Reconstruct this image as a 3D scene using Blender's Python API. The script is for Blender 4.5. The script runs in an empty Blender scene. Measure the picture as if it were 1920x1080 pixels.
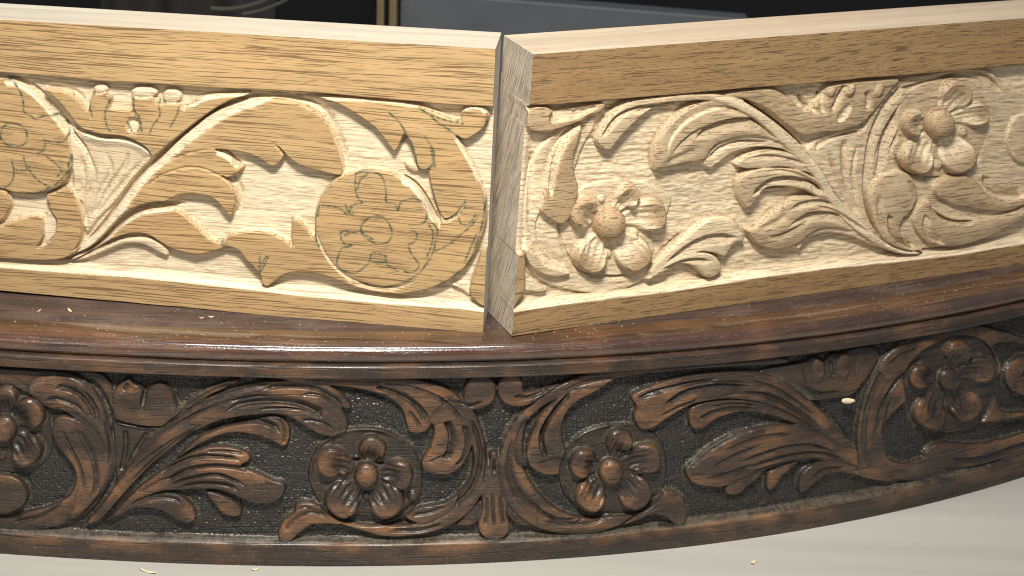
import bpy, math, random
import numpy as np
rng = np.random.default_rng(7); random.seed(7)
SC = bpy.context.scene
# ------------------------------------------------------------------ camera
PITCH, ROLL, FPX, CAMZ = 0.36094, 0.04268, 3643.58, 0.41744
cd = bpy.data.cameras.new('camera'); cam = bpy.data.objects.new('camera', cd); SC.collection.objects.link(cam)
cd.sensor_width = 36; cd.lens = 36*FPX/1920; cd.clip_start = .01; cd.clip_end = 50
FW = np.array([0, math.cos(PITCH), -math.sin(PITCH)]); _r = np.array([1., 0, 0]); _u = np.cross(_r, FW)
RT = math.cos(ROLL)*_r+math.sin(ROLL)*_u; UP = -math.sin(ROLL)*_r+math.cos(ROLL)*_u
from mathutils import Matrix, Vector
M = Matrix(((RT[0], UP[0], -FW[0], 0), (RT[1], UP[1], -FW[1], 0), (RT[2], UP[2], -FW[2], CAMZ), (0, 0, 0, 1)))
cam.matrix_world = M; SC.camera = cam
cd.dof.use_dof = True; cd.dof.focus_distance = .80; cd.dof.aperture_fstop = 26
# ------------------------------------------------------------------ light
w = bpy.data.worlds.new('World'); SC.world = w; w.use_nodes = True
w.node_tree.nodes['Background'].inputs[0].default_value = (.80, .88, 1, 1)
w.node_tree.nodes['Background'].inputs[1].default_value = .22
def area(name, loc, target, sx, sy, power, col):
    l = bpy.data.lights.new(name, 'AREA'); l.shape = 'RECTANGLE'; l.size = sx; l.size_y = sy; l.energy = power; l.color = col
    o = bpy.data.objects.new(name, l); SC.collection.objects.link(o); o.location = loc
    o.rotation_euler = (Vector(target)-Vector(loc)).to_track_quat('-Z', 'Y').to_euler(); o['kind'] = 'helper'; return o
k_ = area('workshop_lamp', (-.03, .25, .84), (-.08, .77, .16), .18, .10, 2.95, (1, .95, .85)); k_.data.spread = math.radians(88)
area('overhead_tube', (-.05, .64, 1.08), (-.05, .76, .1), .46, .022, 3.9, (.88, .94, 1))
area('fill_light', (-.5, -.2, .6), (-.05, .77, .15), .6, .6, .55, (1, .95, .88))  # unseen fill lamp added on the camera side to lift shaded faces
SC.view_settings.view_transform = 'Standard'; SC.view_settings.look = 'None'; SC.view_settings.exposure = 0; SC.view_settings.gamma = 1
SC.cycles.max_bounces = 5; SC.cycles.filter_width = 1.1
# ------------------------------------------------------------------ photo geometry
def proj(P):
    P = np.asarray(P, float)-np.array([0, 0, CAMZ]); d = P@FW
    return np.stack([960+FPX*(P@RT)/d, 540-FPX*(P@UP)/d], -1)
def ray(px, py):
    px = np.asarray(px, float); py = np.asarray(py, float)
    return FW+((px-960)/FPX)[..., None]*RT-((py-540)/FPX)[..., None]*UP
PX = .00026                       # metres per photo pixel at the carvings
H1, HT, HB = .090, .10498, .12326
PC = [0.76172, 0.19108, 0.76703, 0.59029, -0.0559]
def plan(x): return sum(c*x**i for i, c in enumerate(PC))
def dplan(x): return sum(i*c*x**(i-1) for i, c in enumerate(PC) if i)
# ------------------------------------------------------------------ sculpting canvas
def pts(s): return np.array([[float(v) for v in p.split(',')] for p in s.split()])
def spl(p, closed, n=5):
    p = np.asarray(p, float); N = len(p)
    if closed: q = np.vstack([p[-1], p, p[0], p[1]])
    else: q = np.vstack([2*p[0]-p[1], p, 2*p[-1]-p[-2]])
    out = []; t = np.linspace(0, 1, n, endpoint=False)[:, None]
    for i in range(len(q)-3):
        a, b, c, d = q[i:i+4]
        out.append(.5*((2*b)+(c-a)*t+(2*a-5*b+4*c-d)*t*t+(3*b-a-3*c+d)*t**3))
    out = np.vstack(out)
    if not closed: out = np.vstack([out, p[-1]])
    return out
def blur(a, s):
    r = int(3*s+1); k = np.exp(-.5*(np.arange(-r, r+1)/s)**2); k /= k.sum()
    b = np.pad(a, ((r, r), (0, 0)), 'edge'); a = sum(k[i]*b[i:i+a.shape[0]] for i in range(2*r+1))
    b = np.pad(a, ((0, 0), (r, r)), 'edge'); return sum(k[i]*b[:, i:i+a.shape[1]] for i in range(2*r+1))
def noise(shape, sx, sy, seed):
    r = np.random.default_rng(seed); n = r.standard_normal(shape)
    ry, rx = max(sy, .01), max(sx, .01)
    def g(a, s, ax):
        if s < .3: return a
        rr = int(3*s+1); k = np.exp(-.5*(np.arange(-rr, rr+1)/s)**2); k /= k.sum()
        return np.apply_along_axis(lambda v: np.convolve(np.pad(v, rr, 'wrap'), k, 'valid'), ax, a)
    n = g(g(n, ry, 0), rx, 1); return n/n.std()
sm = lambda t: (lambda c: c*c*(3-2*c))(np.clip(t, 0, 1))
class Sheet:
    def __init__(s, x0, y0, x1, y1, ground):
        s.x0, s.y0 = x0, y0; s.sh = (y1-y0, x1-x0)
        s.h = np.full(s.sh, float(ground)); s.cut = np.ones(s.sh); s.ink = np.zeros(s.sh); s.gr = np.ones(s.sh)
        s.lab = np.zeros(s.sh, int); s.names = [('recessed_ground', None, None)]
        s.Y, s.X = np.mgrid[y0:y1, x0:x1].astype(float)
    def part(s, name, parent=None, label=None):
        s.names.append((name, parent, label)); return len(s.names)-1
    def box(s, p, m):
        a = int(max(p[:, 0].min()-m-s.x0, 0)); b = int(min(p[:, 0].max()+m-s.x0, s.sh[1]))
        c = int(max(p[:, 1].min()-m-s.y0, 0)); d = int(min(p[:, 1].max()+m-s.y0, s.sh[0]))
        return None if b <= a or d <= c else (slice(c, d), slice(a, b))
    def dist(s, p, sl, closed):
        X, Y = s.X[sl], s.Y[sl]; q = np.vstack([p, p[:1]]) if closed else p
        seg = np.diff(q, axis=0); L = np.hypot(seg[:, 0], seg[:, 1]); cum = np.r_[0, np.cumsum(L)]
        best = np.full(X.shape, 1e9); tt = np.zeros(X.shape); sg = np.ones(X.shape); ins = np.zeros(X.shape, bool)
        for i in range(len(seg)):
            if L[i] < 1e-6: continue
            dx, dy = X-q[i, 0], Y-q[i, 1]; t = np.clip((dx*seg[i, 0]+dy*seg[i, 1])/L[i]**2, 0, 1)
            d = np.hypot(dx-t*seg[i, 0], dy-t*seg[i, 1]); m = d < best
            best = np.where(m, d, best); tt = np.where(m, cum[i]+t*L[i], tt)
            if closed:
                y1, y2 = q[i, 1], q[i+1, 1]
                if y1 != y2:
                    c = ((Y >= y1) != (Y >= y2)) & (X < q[i, 0]+(Y-y1)*seg[i, 0]/seg[i, 1]); ins ^= c
            else: sg = np.where(m, np.sign(seg[i, 0]*dy-seg[i, 1]*dx), sg)
        return best, tt/cum[-1], (np.where(ins, 1, -1) if closed else sg)
    # area set to a level with steep walls; pillow-shaped when dome > 0
    def rise(s, P, top, wall=2.5, dome=0, r=10, lab=None, cut=None, gr=0, keep=None, tilt=(0, 0)):
        p = spl(pts(P) if isinstance(P, str) else P, True); sl = s.box(p, 5)
        if sl is None: return
        d, _, sg = s.dist(p, sl, True); d = d*sg
        k = sm(d/wall+.5); T = top+dome*(1-np.exp(-np.maximum(d, 0)/r))
        if tilt != (0, 0): c = p.mean(0); T = T+tilt[0]*(s.X[sl]-c[0])+tilt[1]*(s.Y[sl]-c[1])
        if keep is not None: T = T+keep*(s.h[sl]-top)
        s.h[sl] = s.h[sl]*(1-k)+T*k
        if cut is not None: s.cut[sl] = s.cut[sl]*(1-k)+cut*k
        s.gr[sl] = s.gr[sl]*(1-k)+gr*k
        if lab is not None: s.lab[sl][d > 0] = lab
    def fade(s, t, f):
        a, b = f; o = np.ones(t.shape)
        if a > 0: o = o*sm(t/a)
        if b > 0: o = o*sm((1-t)/b)
        return o
    def groove(s, P, w_, dep, f=(.25, .25), cut=None):
        p = spl(pts(P) if isinstance(P, str) else P, False); sl = s.box(p, w_*2+2)
        if sl is None: return
        d, t, _ = s.dist(p, sl, False); g = np.exp(-(d/(w_*.6))**2)*s.fade(t, f)
        s.h[sl] -= dep*g
        if cut is not None: s.cut[sl] = np.maximum(s.cut[sl], cut*sm(g*1.6))
    # one-sided bevel: full depth at the line, out to nothing at distance w_ on the given side (+1 = right of travel)
    def bevel(s, P, side, w_, dep, f=(.2, .2), cut=None, pw=1.0, wall=1.2):
        p = spl(pts(P) if isinstance(P, str) else P, False); sl = s.box(p, w_+3)
        if sl is None: return
        d, t, sg = s.dist(p, sl, False); d = d*sg*side; fd = s.fade(t, f)
        ww = w_*np.clip(fd, .15, 1)
        g = np.where(d >= 0, np.clip(1-d/ww, 0, 1)**pw, np.clip(1+d/wall, 0, 1))
        s.h[sl] -= dep*g*fd
        if cut is not None: s.cut[sl] = np.maximum(s.cut[sl], cut*(d > -wall)*sm((1-d/ww)*5)*(fd > .05))
    def draw(s, P, w_=1.7, a=1.15):
        p = spl(pts(P), False); sl = s.box(p, 4)
        if sl is None: return
        d, t, _ = s.dist(p, sl, False)
        s.ink[sl] = np.maximum(s.ink[sl], a*np.exp(-(d/w_)**2)*(.72+.28*np.sin(t*37+p[0, 0])))
    def dome(s, cx, cy, rx, ry, hh, base=None, lab=None, cut=None, rot=0):
        p = np.array([[cx-rx-ry, cy-rx-ry], [cx+rx+ry, cy+rx+ry]]); sl = s.box(p, 2)
        if sl is None: return
        X, Y = s.X[sl]-cx, s.Y[sl]-cy; c, n = math.cos(rot), math.sin(rot)
        q = ((X*c+Y*n)/rx)**2+((-X*n+Y*c)/ry)**2; m = q < 1
        if base is None: s.h[sl] += np.where(m, hh*np.sqrt(np.clip(1-q, 0, 1)), 0)
        else: s.h[sl] = np.where(m, base+hh*np.sqrt(np.clip(1-q, 0, 1)), s.h[sl])
        if lab is not None: s.lab[sl][m] = lab
        if cut is not None: s.cut[sl] = np.where(m, cut, s.cut[sl])
        s.gr[sl] = np.where(m, 0, s.gr[sl])
    def flower(s, c, r0, petals, disc, base, hgt, cen, cut=None, seeds=(), lab=None, fl=.10, wide=1.1):
        cx, cy = c
        for (hx, hy, w_) in petals:
            w_ = w_*wide
            L = math.hypot(hx-cx, hy-cy); u = np.array([hx-cx, hy-cy])/L; v = np.array([-u[1], u[0]])
            prof = [(.28, .30), (.55, .62), (.80, .93), (1.0, 1.0), (1.0+.55*w_/L, .86), (1.0+.85*w_/L, .5), (1.0+.95*w_/L, .12)]
            P = [np.array(c)+u*L*a+v*w_*b for a, b in prof]+[np.array(c)+u*L*a-v*w_*b for a, b in prof[::-1]]
            pid = s.part('petal', disc)
            p = spl(np.array(P), True); sl = s.box(p, 5); 
            if sl is None: continue
            d, _, sg = s.dist(p, sl, True); d = d*sg; k = sm(d/2.2+.5)
            du = ((s.X[sl]-cx)*u[0]+(s.Y[sl]-cy)*u[1])/L; dv = ((s.X[sl]-cx)*v[0]+(s.Y[sl]-cy)*v[1])/w_
            T = base+hgt*(.30+.62*sm((du-.3)/.9)+.30*np.clip(dv*dv, 0, 1.2))-hgt*.58*np.exp(-((du-.68)/.32)**2)*(1-np.clip(dv*dv, 0, 1))
            T = T-hgt*.42*sm(1-d/(w_*.24))
            ro = fl*hgt*np.cos(dv*15)*np.exp(-((du-.72)/.34)**2)*sm((.85-np.abs(dv))*5)
            T = T+ro
            s.h[sl] = s.h[sl]*(1-k)+T*k; s.gr[sl] *= (1-k); s.lab[sl][d > 0] = pid
            if cut is not None: s.cut[sl] = s.cut[sl]*(1-k)+(1-(1-cut)*sm((du-.75)/.4))*k
        for (x, y, r) in seeds: s.dome(x, y, r, r, r*.6, lab=None)
        cid = s.part('flower_centre', disc)
        s.rise(np.array([[cx+(r0+3)*math.cos(a), cy+(r0+3)*math.sin(a)] for a in np.linspace(0, 6.28, 12, endpoint=False)]), base-1, wall=3, lab=cid, cut=cut)
        s.dome(cx, cy, r0, r0*1.08, cen, base=base+1, lab=cid, cut=cut)
def line(P, x0, x1):
    p = pts(P); x = np.arange(x0, x1+1, 20.); y = np.interp(x, p[:, 0], p[:, 1])
    a = (p[1, 1]-p[0, 1])/(p[1, 0]-p[0, 0]); b = (p[-1, 1]-p[-2, 1])/(p[-1, 0]-p[-2, 0])
    y = np.where(x < p[0, 0], p[0, 1]+a*(x-p[0, 0]), np.where(x > p[-1, 0], p[-1, 1]+b*(x-p[-1, 0]), y)); return x, y
def rails(S, top, bot, cw, gh, lt, lb, cutc=1):
    """planed rail above the line top, planed rail below the line bot with a chamfer cw wide rising to it"""
    x, y = line(top, S.x0-20, S.x0+S.sh[1]+20); yt = np.interp(S.X[0], x, y)[None, :]; d = yt-S.Y
    k = sm(d/2.2+.5); S.h[:] = S.h*(1-k)+0*k; S.cut[:] = S.cut*(1-k); S.gr *= (1-k); S.lab[d > 0] = lt
    x, y = line(bot, S.x0-20, S.x0+S.sh[1]+20); yb = np.interp(S.X[0], x, y)[None, :]; d = S.Y-yb
    ch = gh*(1-sm((d+cw)/cw)); S.h[:] = np.where(d > -cw, np.maximum(S.h, ch), S.h); S.h[:] = np.where(d > 0, 0, S.h)
    S.cut[:] = np.where(d > 0, 0, S.cut); S.gr[:] = np.where(d > -cw, 0, S.gr); S.lab[d > -cw*.6] = lb
    return yt, yb
# ================================================================== left pale board (flat relief with pen drawing)
def carve_left():
    S = Sheet(-220, 0, 970, 660, -15); S.h += .22*noise(S.sh, 5, 1.2, 3)+.3*noise(S.sh, 9, 5, 33)
    P = S.part; fl = P('floral_panel', None, 'flat relief panel with leaves cut out and flowers drawn in green pen')
    lt = P('top_rail'); lb = P('bottom_rail')
    T = '0,137 120,146 180,153 260,158 385,166 480,169 600,176 700,185 780,192 830,197 915,201'
    B = '0,502 120,512 240,520 360,532 480,545 560,555 640,562 740,572 860,579 905,585'
    lf = P('acanthus_leaf', fl); l2 = P('acanthus_leaf', fl); l3 = P('acanthus_leaf', fl); bud = P('palmette', fl); sc = P('scroll_stem', fl); sc0 = P('scroll_stem', fl)
    fan = P('fan_ornament', fl); sm_ = P('small_leaf', fl); kn = P('corner_leaf', fl); d1 = P('flower_disc', fl); d2 = P('flower_disc', fl)
    R = S.rise
    # fan between the left flower and the rib, cut to mid depth with radial ridges
    R('118,242 150,250 190,262 235,266 270,280 288,298 262,322 238,350 210,385 180,415 160,440 150,410 150,385 135,365 132,320', -8, wall=6, lab=fan, cut=.75)
    for g, d in (('157,420 165,370 175,330 160,290 150,260', 3.5), ('165,420 185,360 205,320 195,285', 3), ('172,410 200,355 232,310 236,280', 4.5), ('160,430 152,380 155,330 147,290', 3), ('180,405 215,360 250,320 270,295', 3)): S.groove(g, 7, d, (.1, .2))
    S.bevel('140,240 160,252 190,262 225,262 255,270 272,282 286,298', 1, 16, -5.5, (.15, .1), cut=1)
    R('5,366 30,364 85,372 92,400 60,407 25,414 0,424 -30,430 -30,372', -13, wall=3, cut=1)
    # planed islands
    R('-200,150 -60,150 0,149 22,152 45,165 75,190 100,220 118,245 128,265 132,300 130,325 118,345 95,358 60,366 25,362 5,356 -60,352 -200,352', 0, lab=d1, cut=0)
    R('-200,352 -60,352 0,356 14,365 20,385 12,402 4,412 -20,424 0,424 25,414 50,407 70,405 82,412 82,432 78,450 70,464 92,454 103,435 104,412 94,396 90,380 86,368 100,362 128,352 142,372 151,400 153,430 147,457 130,478 108,488 60,490 0,486 -200,478', 0, lab=sc0, cut=0)
    R('85,404 92,398 101,405 104,420 100,442 88,456 73,464 80,448 82,425', -5, wall=3, cut=1)
    R('80,167 100,170 120,172 137,181 152,195 163,207 167,192 173,179 185,172 197,175 206,186 207,203 246,205 246,181 262,177 280,180 293,193 300,196 318,193 335,197 345,206 352,198 368,187 392,180 430,177 466,178 430,190 395,210 365,232 335,256 308,278 288,294 272,277 250,264 225,256 195,254 170,248 150,240 130,216 110,192 92,176', 0, lab=bud, cut=0)
    S.dome(186, 169, 14, 9, 6, base=-9, cut=1); S.dome(268, 175, 25, 11, 5, base=-7, cut=1); S.dome(320, 182, 18, 14, 6, base=-8, cut=1)
    R('238,232 243,224 250,221 258,226 261,237 257,247 248,249 240,243', -7, wall=8, cut=1); S.dome(249, 212, 5, 7, -3)
    R('160,470 195,440 220,412 240,396 265,386 290,380 310,379 330,369 350,365 378,367 400,374 412,385 421,396 430,405 436,401 441,385 441,365 430,345 415,331 428,334 445,326 456,313 440,312 432,299 420,289 404,281 440,284 470,291 490,301 505,311 516,312 526,304 532,291 522,276 545,300 570,315 600,322 637,330 641,315 636,290 626,262 615,237 600,216 580,202 545,190 520,186 500,186 470,188 430,200 395,215 365,238 330,268 300,298 270,325 240,360 210,400 185,432 150,462 110,488', 0, lab=lf, cut=0)
    R('130,488 175,468 215,435 240,412 270,398 310,392 330,396 345,404 352,412 368,424 385,442 400,452 412,457 422,454 426,462 405,471 372,479 342,474 318,466 300,455 280,443 255,438 225,444 200,455 168,474 140,488', 0, lab=l2, cut=0)
    R('110,494 150,487 195,464 225,451 250,447 275,447 295,455 308,464 314,474 312,482 300,478 275,465 250,459 225,462 200,472 165,486 135,494', -5, wall=4, dome=2, r=6, lab=sm_, cut=.9)
    R('552,184 640,184 700,189 760,195 790,201 815,212 845,223 862,228 866,210 880,202 900,202 914,212 915,225 905,243 885,258 870,263 855,256 870,282 890,322 905,362 911,400 908,430 893,470 872,503 845,525 810,541 775,550 740,553 700,548 670,541 640,530 610,519 580,513 545,513 525,521 510,533 499,538 489,530 486,514 460,487 445,469 421,462 422,452 432,440 450,436 480,434 508,438 525,446 540,455 546,460 545,425 549,413 557,411 572,427 588,445 591,400 605,365 630,335 660,323 690,319 720,322 750,333 775,352 795,378 808,405 822,425 826,412 818,385 808,350 803,325 806,318 795,320 783,314 777,292 768,268 758,254 748,275 739,284 728,272 705,243 675,220 640,199 610,188 580,185', 0, lab=sc, cut=0)
    th = np.linspace(0, 2*np.pi, 28, endpoint=False); disc = np.stack([705+112*np.cos(th), 432+111*np.sin(th)], -1)
    S.lab[((S.X-705)/112)**2+((S.Y-432)/111)**2 < 1] = d2
    S.dome(772, 316, 17, 8, 6, base=-12, cut=.6, rot=.5)
    R('893,500 884,525 879,545 885,558 903,574 930,574 930,470 905,472', 0, lab=kn, cut=0)
    R('845,538 858,534 872,533 880,545 878,556 866,548', -8, wall=4, cut=1)
    # rib of the big leaf: a bevel climbing to the planed leaf, crisp line on its upper side
    S.bevel('82,491 120,487 150,464 185,425 215,385 245,340 285,298 310,278 340,252 372,228 400,209 435,191 470,181 530,183', 1, 25, 7.5, (.06, .12), cut=1, pw=.8)
    S.bevel('140,487 175,462 210,424 240,402 265,390 300,385 335,383 350,396', 1, 15, 9, (.1, .15), cut=1)
    # bevel beside the left flower, along the scroll tops, round the right flower
    S.bevel('2,146 40,152 75,176 108,212 135,248 158,280 172,320', 1, 15, 8, (.05, .3), cut=1)
    S.bevel('80,165 115,170 140,181 158,200', -1, 8, 5, (.1, .2), cut=1)
    S.bevel('545,182 640,184 700,188 760,194 800,201', 1, 5, 5, (.1, .1), cut=.9)
    S.bevel('505,183 560,190 596,205 618,232 632,268 642,300 645,322', -1, 12, 6, (.15, .15), cut=1)
    S.bevel('345,206 368,190 395,180 440,175 500,176 545,180', 1, 7, 4, (.1, .1), cut=1)
    S.bevel('404,281 425,290 440,302 450,314', 1, 9, 5, (.1, .1), cut=1); S.bevel('430,332 442,350 448,368 444,392 434,406', -1, 9, 4, (.1, .1), cut=1)
    S.bevel('748,331 775,345 797,372 812,400 824,420', 1, 11, 8, (.1, .1), cut=1)
    S.bevel('804,325 808,352 816,378 826,402 836,412 852,404 864,391 874,374', 1, 6, 5, (.1, .15), cut=.5)
    S.bevel('868,203 885,199 902,200 914,212', 1, 7, 4, (.1, .1), cut=1); S.bevel('851,254 870,284 888,318 900,345', 1, 4, 4, (.1, .1), cut=1)
    S.groove('591,430 600,458 615,485 635,508 660,525 700,539 740,540 775,528 795,508', 4, 2.6, (.1, .3), cut=.7)
    S.groove('640,512 680,535 720,543 760,540', 9, 2.2, (.2, .3), cut=.35)
    for g in ('275,350 300,330 325,320 350,314 375,315 400,324 425,337', '290,316 325,297 362,285 400,280', '545,411 544,430 547,455 556,465', '488,498 487,520 492,532', '505,186 560,196 598,214', '516,272 524,282 532,292', '0,361 40,364 80,362 110,350 130,325'): S.groove(g, 2.4, 2.2, (.1, .2))
    S.groove('170,205 171,225', 2, 2, cut=.3)
    yt, yb = rails(S, T, B, 15, -15, lt, lb)
    # rough knife line left under the upper rail
    S.groove('150,160 165,157 180,158', 1.5, 3); S.ink *= 0
    D = S.draw
    for q in ('682,415 676,427 680,440 695,452 710,457 727,454 735,440 732,425 722,410 710,405 695,407 681,418', '690,409 678,422 681,437 700,449',
              '667,325 666,345 667,360 672,372 679,380 665,383 658,392', '667,325 685,321 700,322 715,330 722,347 724,365 724,378 740,382 746,395 750,382 760,375 777,372 792,380 800,398 797,415 785,421 767,422',
              '670,356 675,338 690,325', '770,432 781,437 779,452 767,458 765,460 772,477 785,495 782,505 767,511 758,508', '745,508 732,500 725,495 722,480 700,474', '660,460 642,465 634,480 632,495 642,507 665,511 682,502 692,492 696,477 696,490 720,492 722,478', '670,437 642,434 639,445 645,456 660,460', '640,435 650,432 655,438 645,442',
              '605,385 635,390 652,402 658,386', '648,385 655,400 662,404', '810,417 820,430 817,452 810,477 792,505 772,522 750,532 722,539 697,537 672,531', '803,420 812,436 809,460 800,482', '593,395 591,420 592,445 598,462', '599,385 596,405', '910,375 906,410 897,447 880,490 860,510 835,528 812,540', '893,440 880,470 872,490',
              '872,375 870,390 855,405 832,412', '860,408 865,420 880,420 892,402', '895,407 885,422 870,435 850,452 835,462 817,470', '730,212 745,225 760,247 772,270 780,292 780,310 792,320 810,310 815,295 810,277 797,257', '808,280 813,300 816,312', '757,240 760,258 752,270', '785,202 800,212 822,230 847,247 867,260 892,252 910,235 912,215', '800,213 835,225 868,232',
              '5,150 22,154 38,172 44,195 45,210 57,217 67,225', '67,222 87,217 107,221 120,235 126,250 120,265 100,267 82,262', '85,267 82,282 72,286', '85,292 105,307 115,320 108,330', '132,292 132,315 117,335 95,350 62,365 25,360', '130,300 124,325 100,350 70,362', '44,295 50,312 70,337 92,350', '22,300 27,317 45,320 56,312', '26,318 24,337 12,350 -6,353', '1,262 3,243 15,232 32,232 47,243 51,258 46,270 30,274 12,271 1,258',
              '170,180 168,196 172,220', '206,185 197,212 200,235 207,247', '250,180 252,205 262,222 266,247', '295,190 300,215 287,235 280,252', '335,200 332,215 320,237', '487,481 488,495 500,480', '484,500 490,508 500,486 506,480', '412,456 420,462', '238,232 246,248 256,248 262,238'): D(q)
    for q in ('150,240 185,254 240,262 275,280', '560,186 600,187'): D(q, 1, .35)
    D('560,168 600,171 640,173 705,178', 5, .22); D('480,505 486,520', 4, .35); D('415,457 424,458', 5, .45); D('785,203 800,213', 4, .3)
    D('655,395 662,400', 6, .45); D('700,482 720,487', 6, .3); D('62,365 98,352', 5, .4); D('113,300 118,325', 4, .3); D('757,245 762,262', 4, .35); D('812,300 812,312', 4, .5)
    S.ink *= (S.Y < yb)
    return S
# ================================================================== right pale board (modelled relief)
def carve_right():
    S = Sheet(880, 0, 2160, 700, -14); S.h += .28*noise(S.sh, 6, 1.2, 5)+.22*noise(S.sh, 3, 2, 6)
    P = S.part; fl = P('floral_panel', None, 'rounded relief panel of pale freshly carved leaves and flowers')
    lt = P('top_rail'); lb = P('bottom_rail')
    R = lambda q, top, wall=2.5, dome=0, **k: S.rise(q, top+(2.2 if top > -7.5 else 0), wall=min(wall, 2.2) if wall <= 4 else wall, dome=dome*.8, **k)
    V = lambda q, sd, w_, d, *r, **k: S.bevel(q, sd, w_, d*1.55, *r, **k)
    G = lambda q, w_, d, *r, **k: S.groove(q, w_, d*1.4, *r, **k)
    T = '960,202 992,199 1050,197 1100,193 1180,186 1300,176 1400,167 1440,164 1560,155 1620,148 1700,143 1780,135 1860,128 1920,122'
    B = '960,586 1020,577 1130,563 1260,547 1360,532 1440,519 1560,504 1680,492 1800,478 1920,458'
    ring = P('scroll_stem', fl); kn = P('scroll_knob', fl); la = P('acanthus_leaf', fl); lc = P('acanthus_leaf', fl); l3 = P('acanthus_leaf', fl); l4 = P('acanthus_leaf', fl); l5 = P('acanthus_leaf', fl)
    st = P('leaf_rib', fl); lw = P('small_leaf', fl); lw2 = P('small_leaf', fl); pal = P('palmette', fl); fan = P('fan_ornament', fl); sc2 = P('scroll_stem', fl); ll = P('acanthus_leaf', fl); lr = P('acanthus_leaf', fl); lr2 = P('acanthus_leaf', fl)
    d1 = P('flower_disc', fl); d2 = P('flower_disc', fl); cl = P('corner_leaf', fl)
    # corner strip
    R('940,470 968,478 984,476 988,500 986,540 972,566 958,585 940,585', -2, lab=cl, cut=.1); R('987,495 998,520 1022,540 1032,548 1015,553 1000,550 988,545', -8, wall=4, dome=2, lab=cl, cut=1)
    # left scroll
    R('1100,215 1075,240 1045,256 1018,285 1000,325 993,365 990,410 992,450 985,478 998,505 1025,532 1060,545 1100,553 1140,554 1180,546 1215,527 1238,500 1225,480 1100,440 1070,400 1080,330 1085,280 1125,225', -9, wall=4, lab=ring, cut=.9)
    R('1058,380 1056,420 1062,455 1075,483 1095,502 1125,516 1165,520 1198,513 1222,495 1235,470 1228,440 1245,425 1262,400 1262,370 1200,345 1120,350 1085,370', -11, wall=3, lab=d1, cut=.9)
    V('1062,400 1058,425 1062,455 1075,485 1095,505 1125,518 1165,522 1198,515', 1, 9, 3.5, (.1, .1)); S.groove('1218,505 1190,520 1160,524 1120,522 1085,508', 3, 2)
    R('986,470 1002,476 1022,498 1048,507 1072,512 1060,519 1035,520 1010,510 995,497', -4, wall=3, lab=ring, cut=.6)
    R('1120,218 1105,240 1090,262 1080,285 1077,312 1080,330 1086,348 1084,372 1076,398 1057,421 1036,414 1017,398 1022,372 1028,340 1036,305 1050,275 1072,250 1098,232 1115,216', -3, wall=3, dome=2, r=10, lab=la, cut=.25)
    V('1110,228 1085,245 1065,268 1050,300 1040,340 1034,372', 1, 22, 3, (.1, .2), cut=.8); G('1095,238 1062,262 1042,300 1035,345 1030,380', 5, 3, (.2, .2))
    G('1010,285 1000,330 998,380 1002,430 1020,478 1050,500', 9, 2.5, (.1, .1)); S.bevel('1020,400 1012,430 1020,462 1045,492 1070,505', -1, 14, 4, (.1, .1))
    R('986,225 992,208 1010,201 1030,203 1046,210 1090,203 1135,196 1130,209 1100,225 1060,240 1030,248 1005,248 990,240', -4, wall=3, dome=2, r=8, lab=kn, cut=.35)
    R('1036,212 1070,208 1120,200 1100,214 1065,226 1036,230', -8, wall=4, cut=1)
    R('1122,265 1130,245 1150,215 1180,194 1230,184 1300,177 1350,178 1400,190 1370,193 1320,190 1260,196 1220,209 1195,228 1168,256 1152,276 1143,283 1130,278', -4, wall=3, dome=2, r=7, lab=lc, cut=.6)
    V('1128,262 1148,228 1175,208 1215,198 1260,193 1310,190', 1, 10, 4, (.1, .2))
    R('1100,222 1125,222 1118,250 1100,280 1083,325 1078,300 1088,262', -9, wall=8)
    # big leaf
    R('1232,321 1228,300 1232,275 1245,250 1268,224 1298,201 1335,190 1375,186 1410,198 1445,222 1480,252 1512,283 1545,320 1530,325 1500,300 1470,280 1438,262 1408,257 1375,261 1345,273 1330,290 1320,303 1280,308 1250,315', -4, wall=3, dome=4, r=14, lab=l3, cut=.45)
    V('1300,265 1325,240 1360,226 1400,222 1440,232 1480,262', 1, 24, 6, (.15, .15), cut=.6); V('1250,290 1262,258 1290,228 1330,208 1370,204 1410,215', -1, 14, 3, (.2, .2), cut=.8)
    G('1340,205 1390,210 1440,240 1490,285', 7, 3, (.2, .2)); G('1245,310 1275,295 1320,275', 10, 2, (.3, .3))
    R('1322,306 1330,290 1348,272 1375,260 1410,256 1450,262 1490,285 1450,279 1420,279 1395,284 1370,294 1350,309 1338,317 1328,315', -7, wall=3, dome=1, lab=l3, cut=.9)
    V('1330,300 1350,280 1380,268 1415,265 1450,270', 1, 10, 3, (.1, .2))
    R('1384,310 1402,295 1440,284 1480,288 1520,303 1545,335 1515,325 1475,315 1430,317 1400,318', -5, wall=3, dome=2, lab=l4, cut=.7)
    R('1402,391 1390,372 1387,345 1395,330 1420,319 1450,316 1495,319 1532,336 1562,365 1582,400 1555,385 1520,362 1480,352 1445,353 1425,370 1410,388', -4, wall=3, dome=3, r=9, lab=l4, cut=.5)
    V('1410,370 1425,350 1450,335 1490,333 1530,345 1560,368', 1, 16, 6, (.1, .15), cut=.8); G('1430,322 1480,322 1530,345 1570,385', 4, 2.5)
    R('1404,434 1422,425 1442,410 1465,393 1490,376 1520,370 1560,374 1590,388 1615,412 1650,445 1672,466 1640,455 1600,438 1565,430 1535,432 1512,448 1495,460 1470,468 1445,469 1420,456', -4, wall=3, dome=5, r=16, lab=l5, cut=.4)
    V('1478,398 1500,382 1535,376 1570,384 1600,404', 1, 12, 4, (.2, .2), cut=.7); V('1470,432 1500,408 1530,398 1570,402 1610,425 1640,447', 1, 18, 5, (.25, .2), cut=.6); G('1420,432 1450,420 1480,400', 8, 2)
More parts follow.
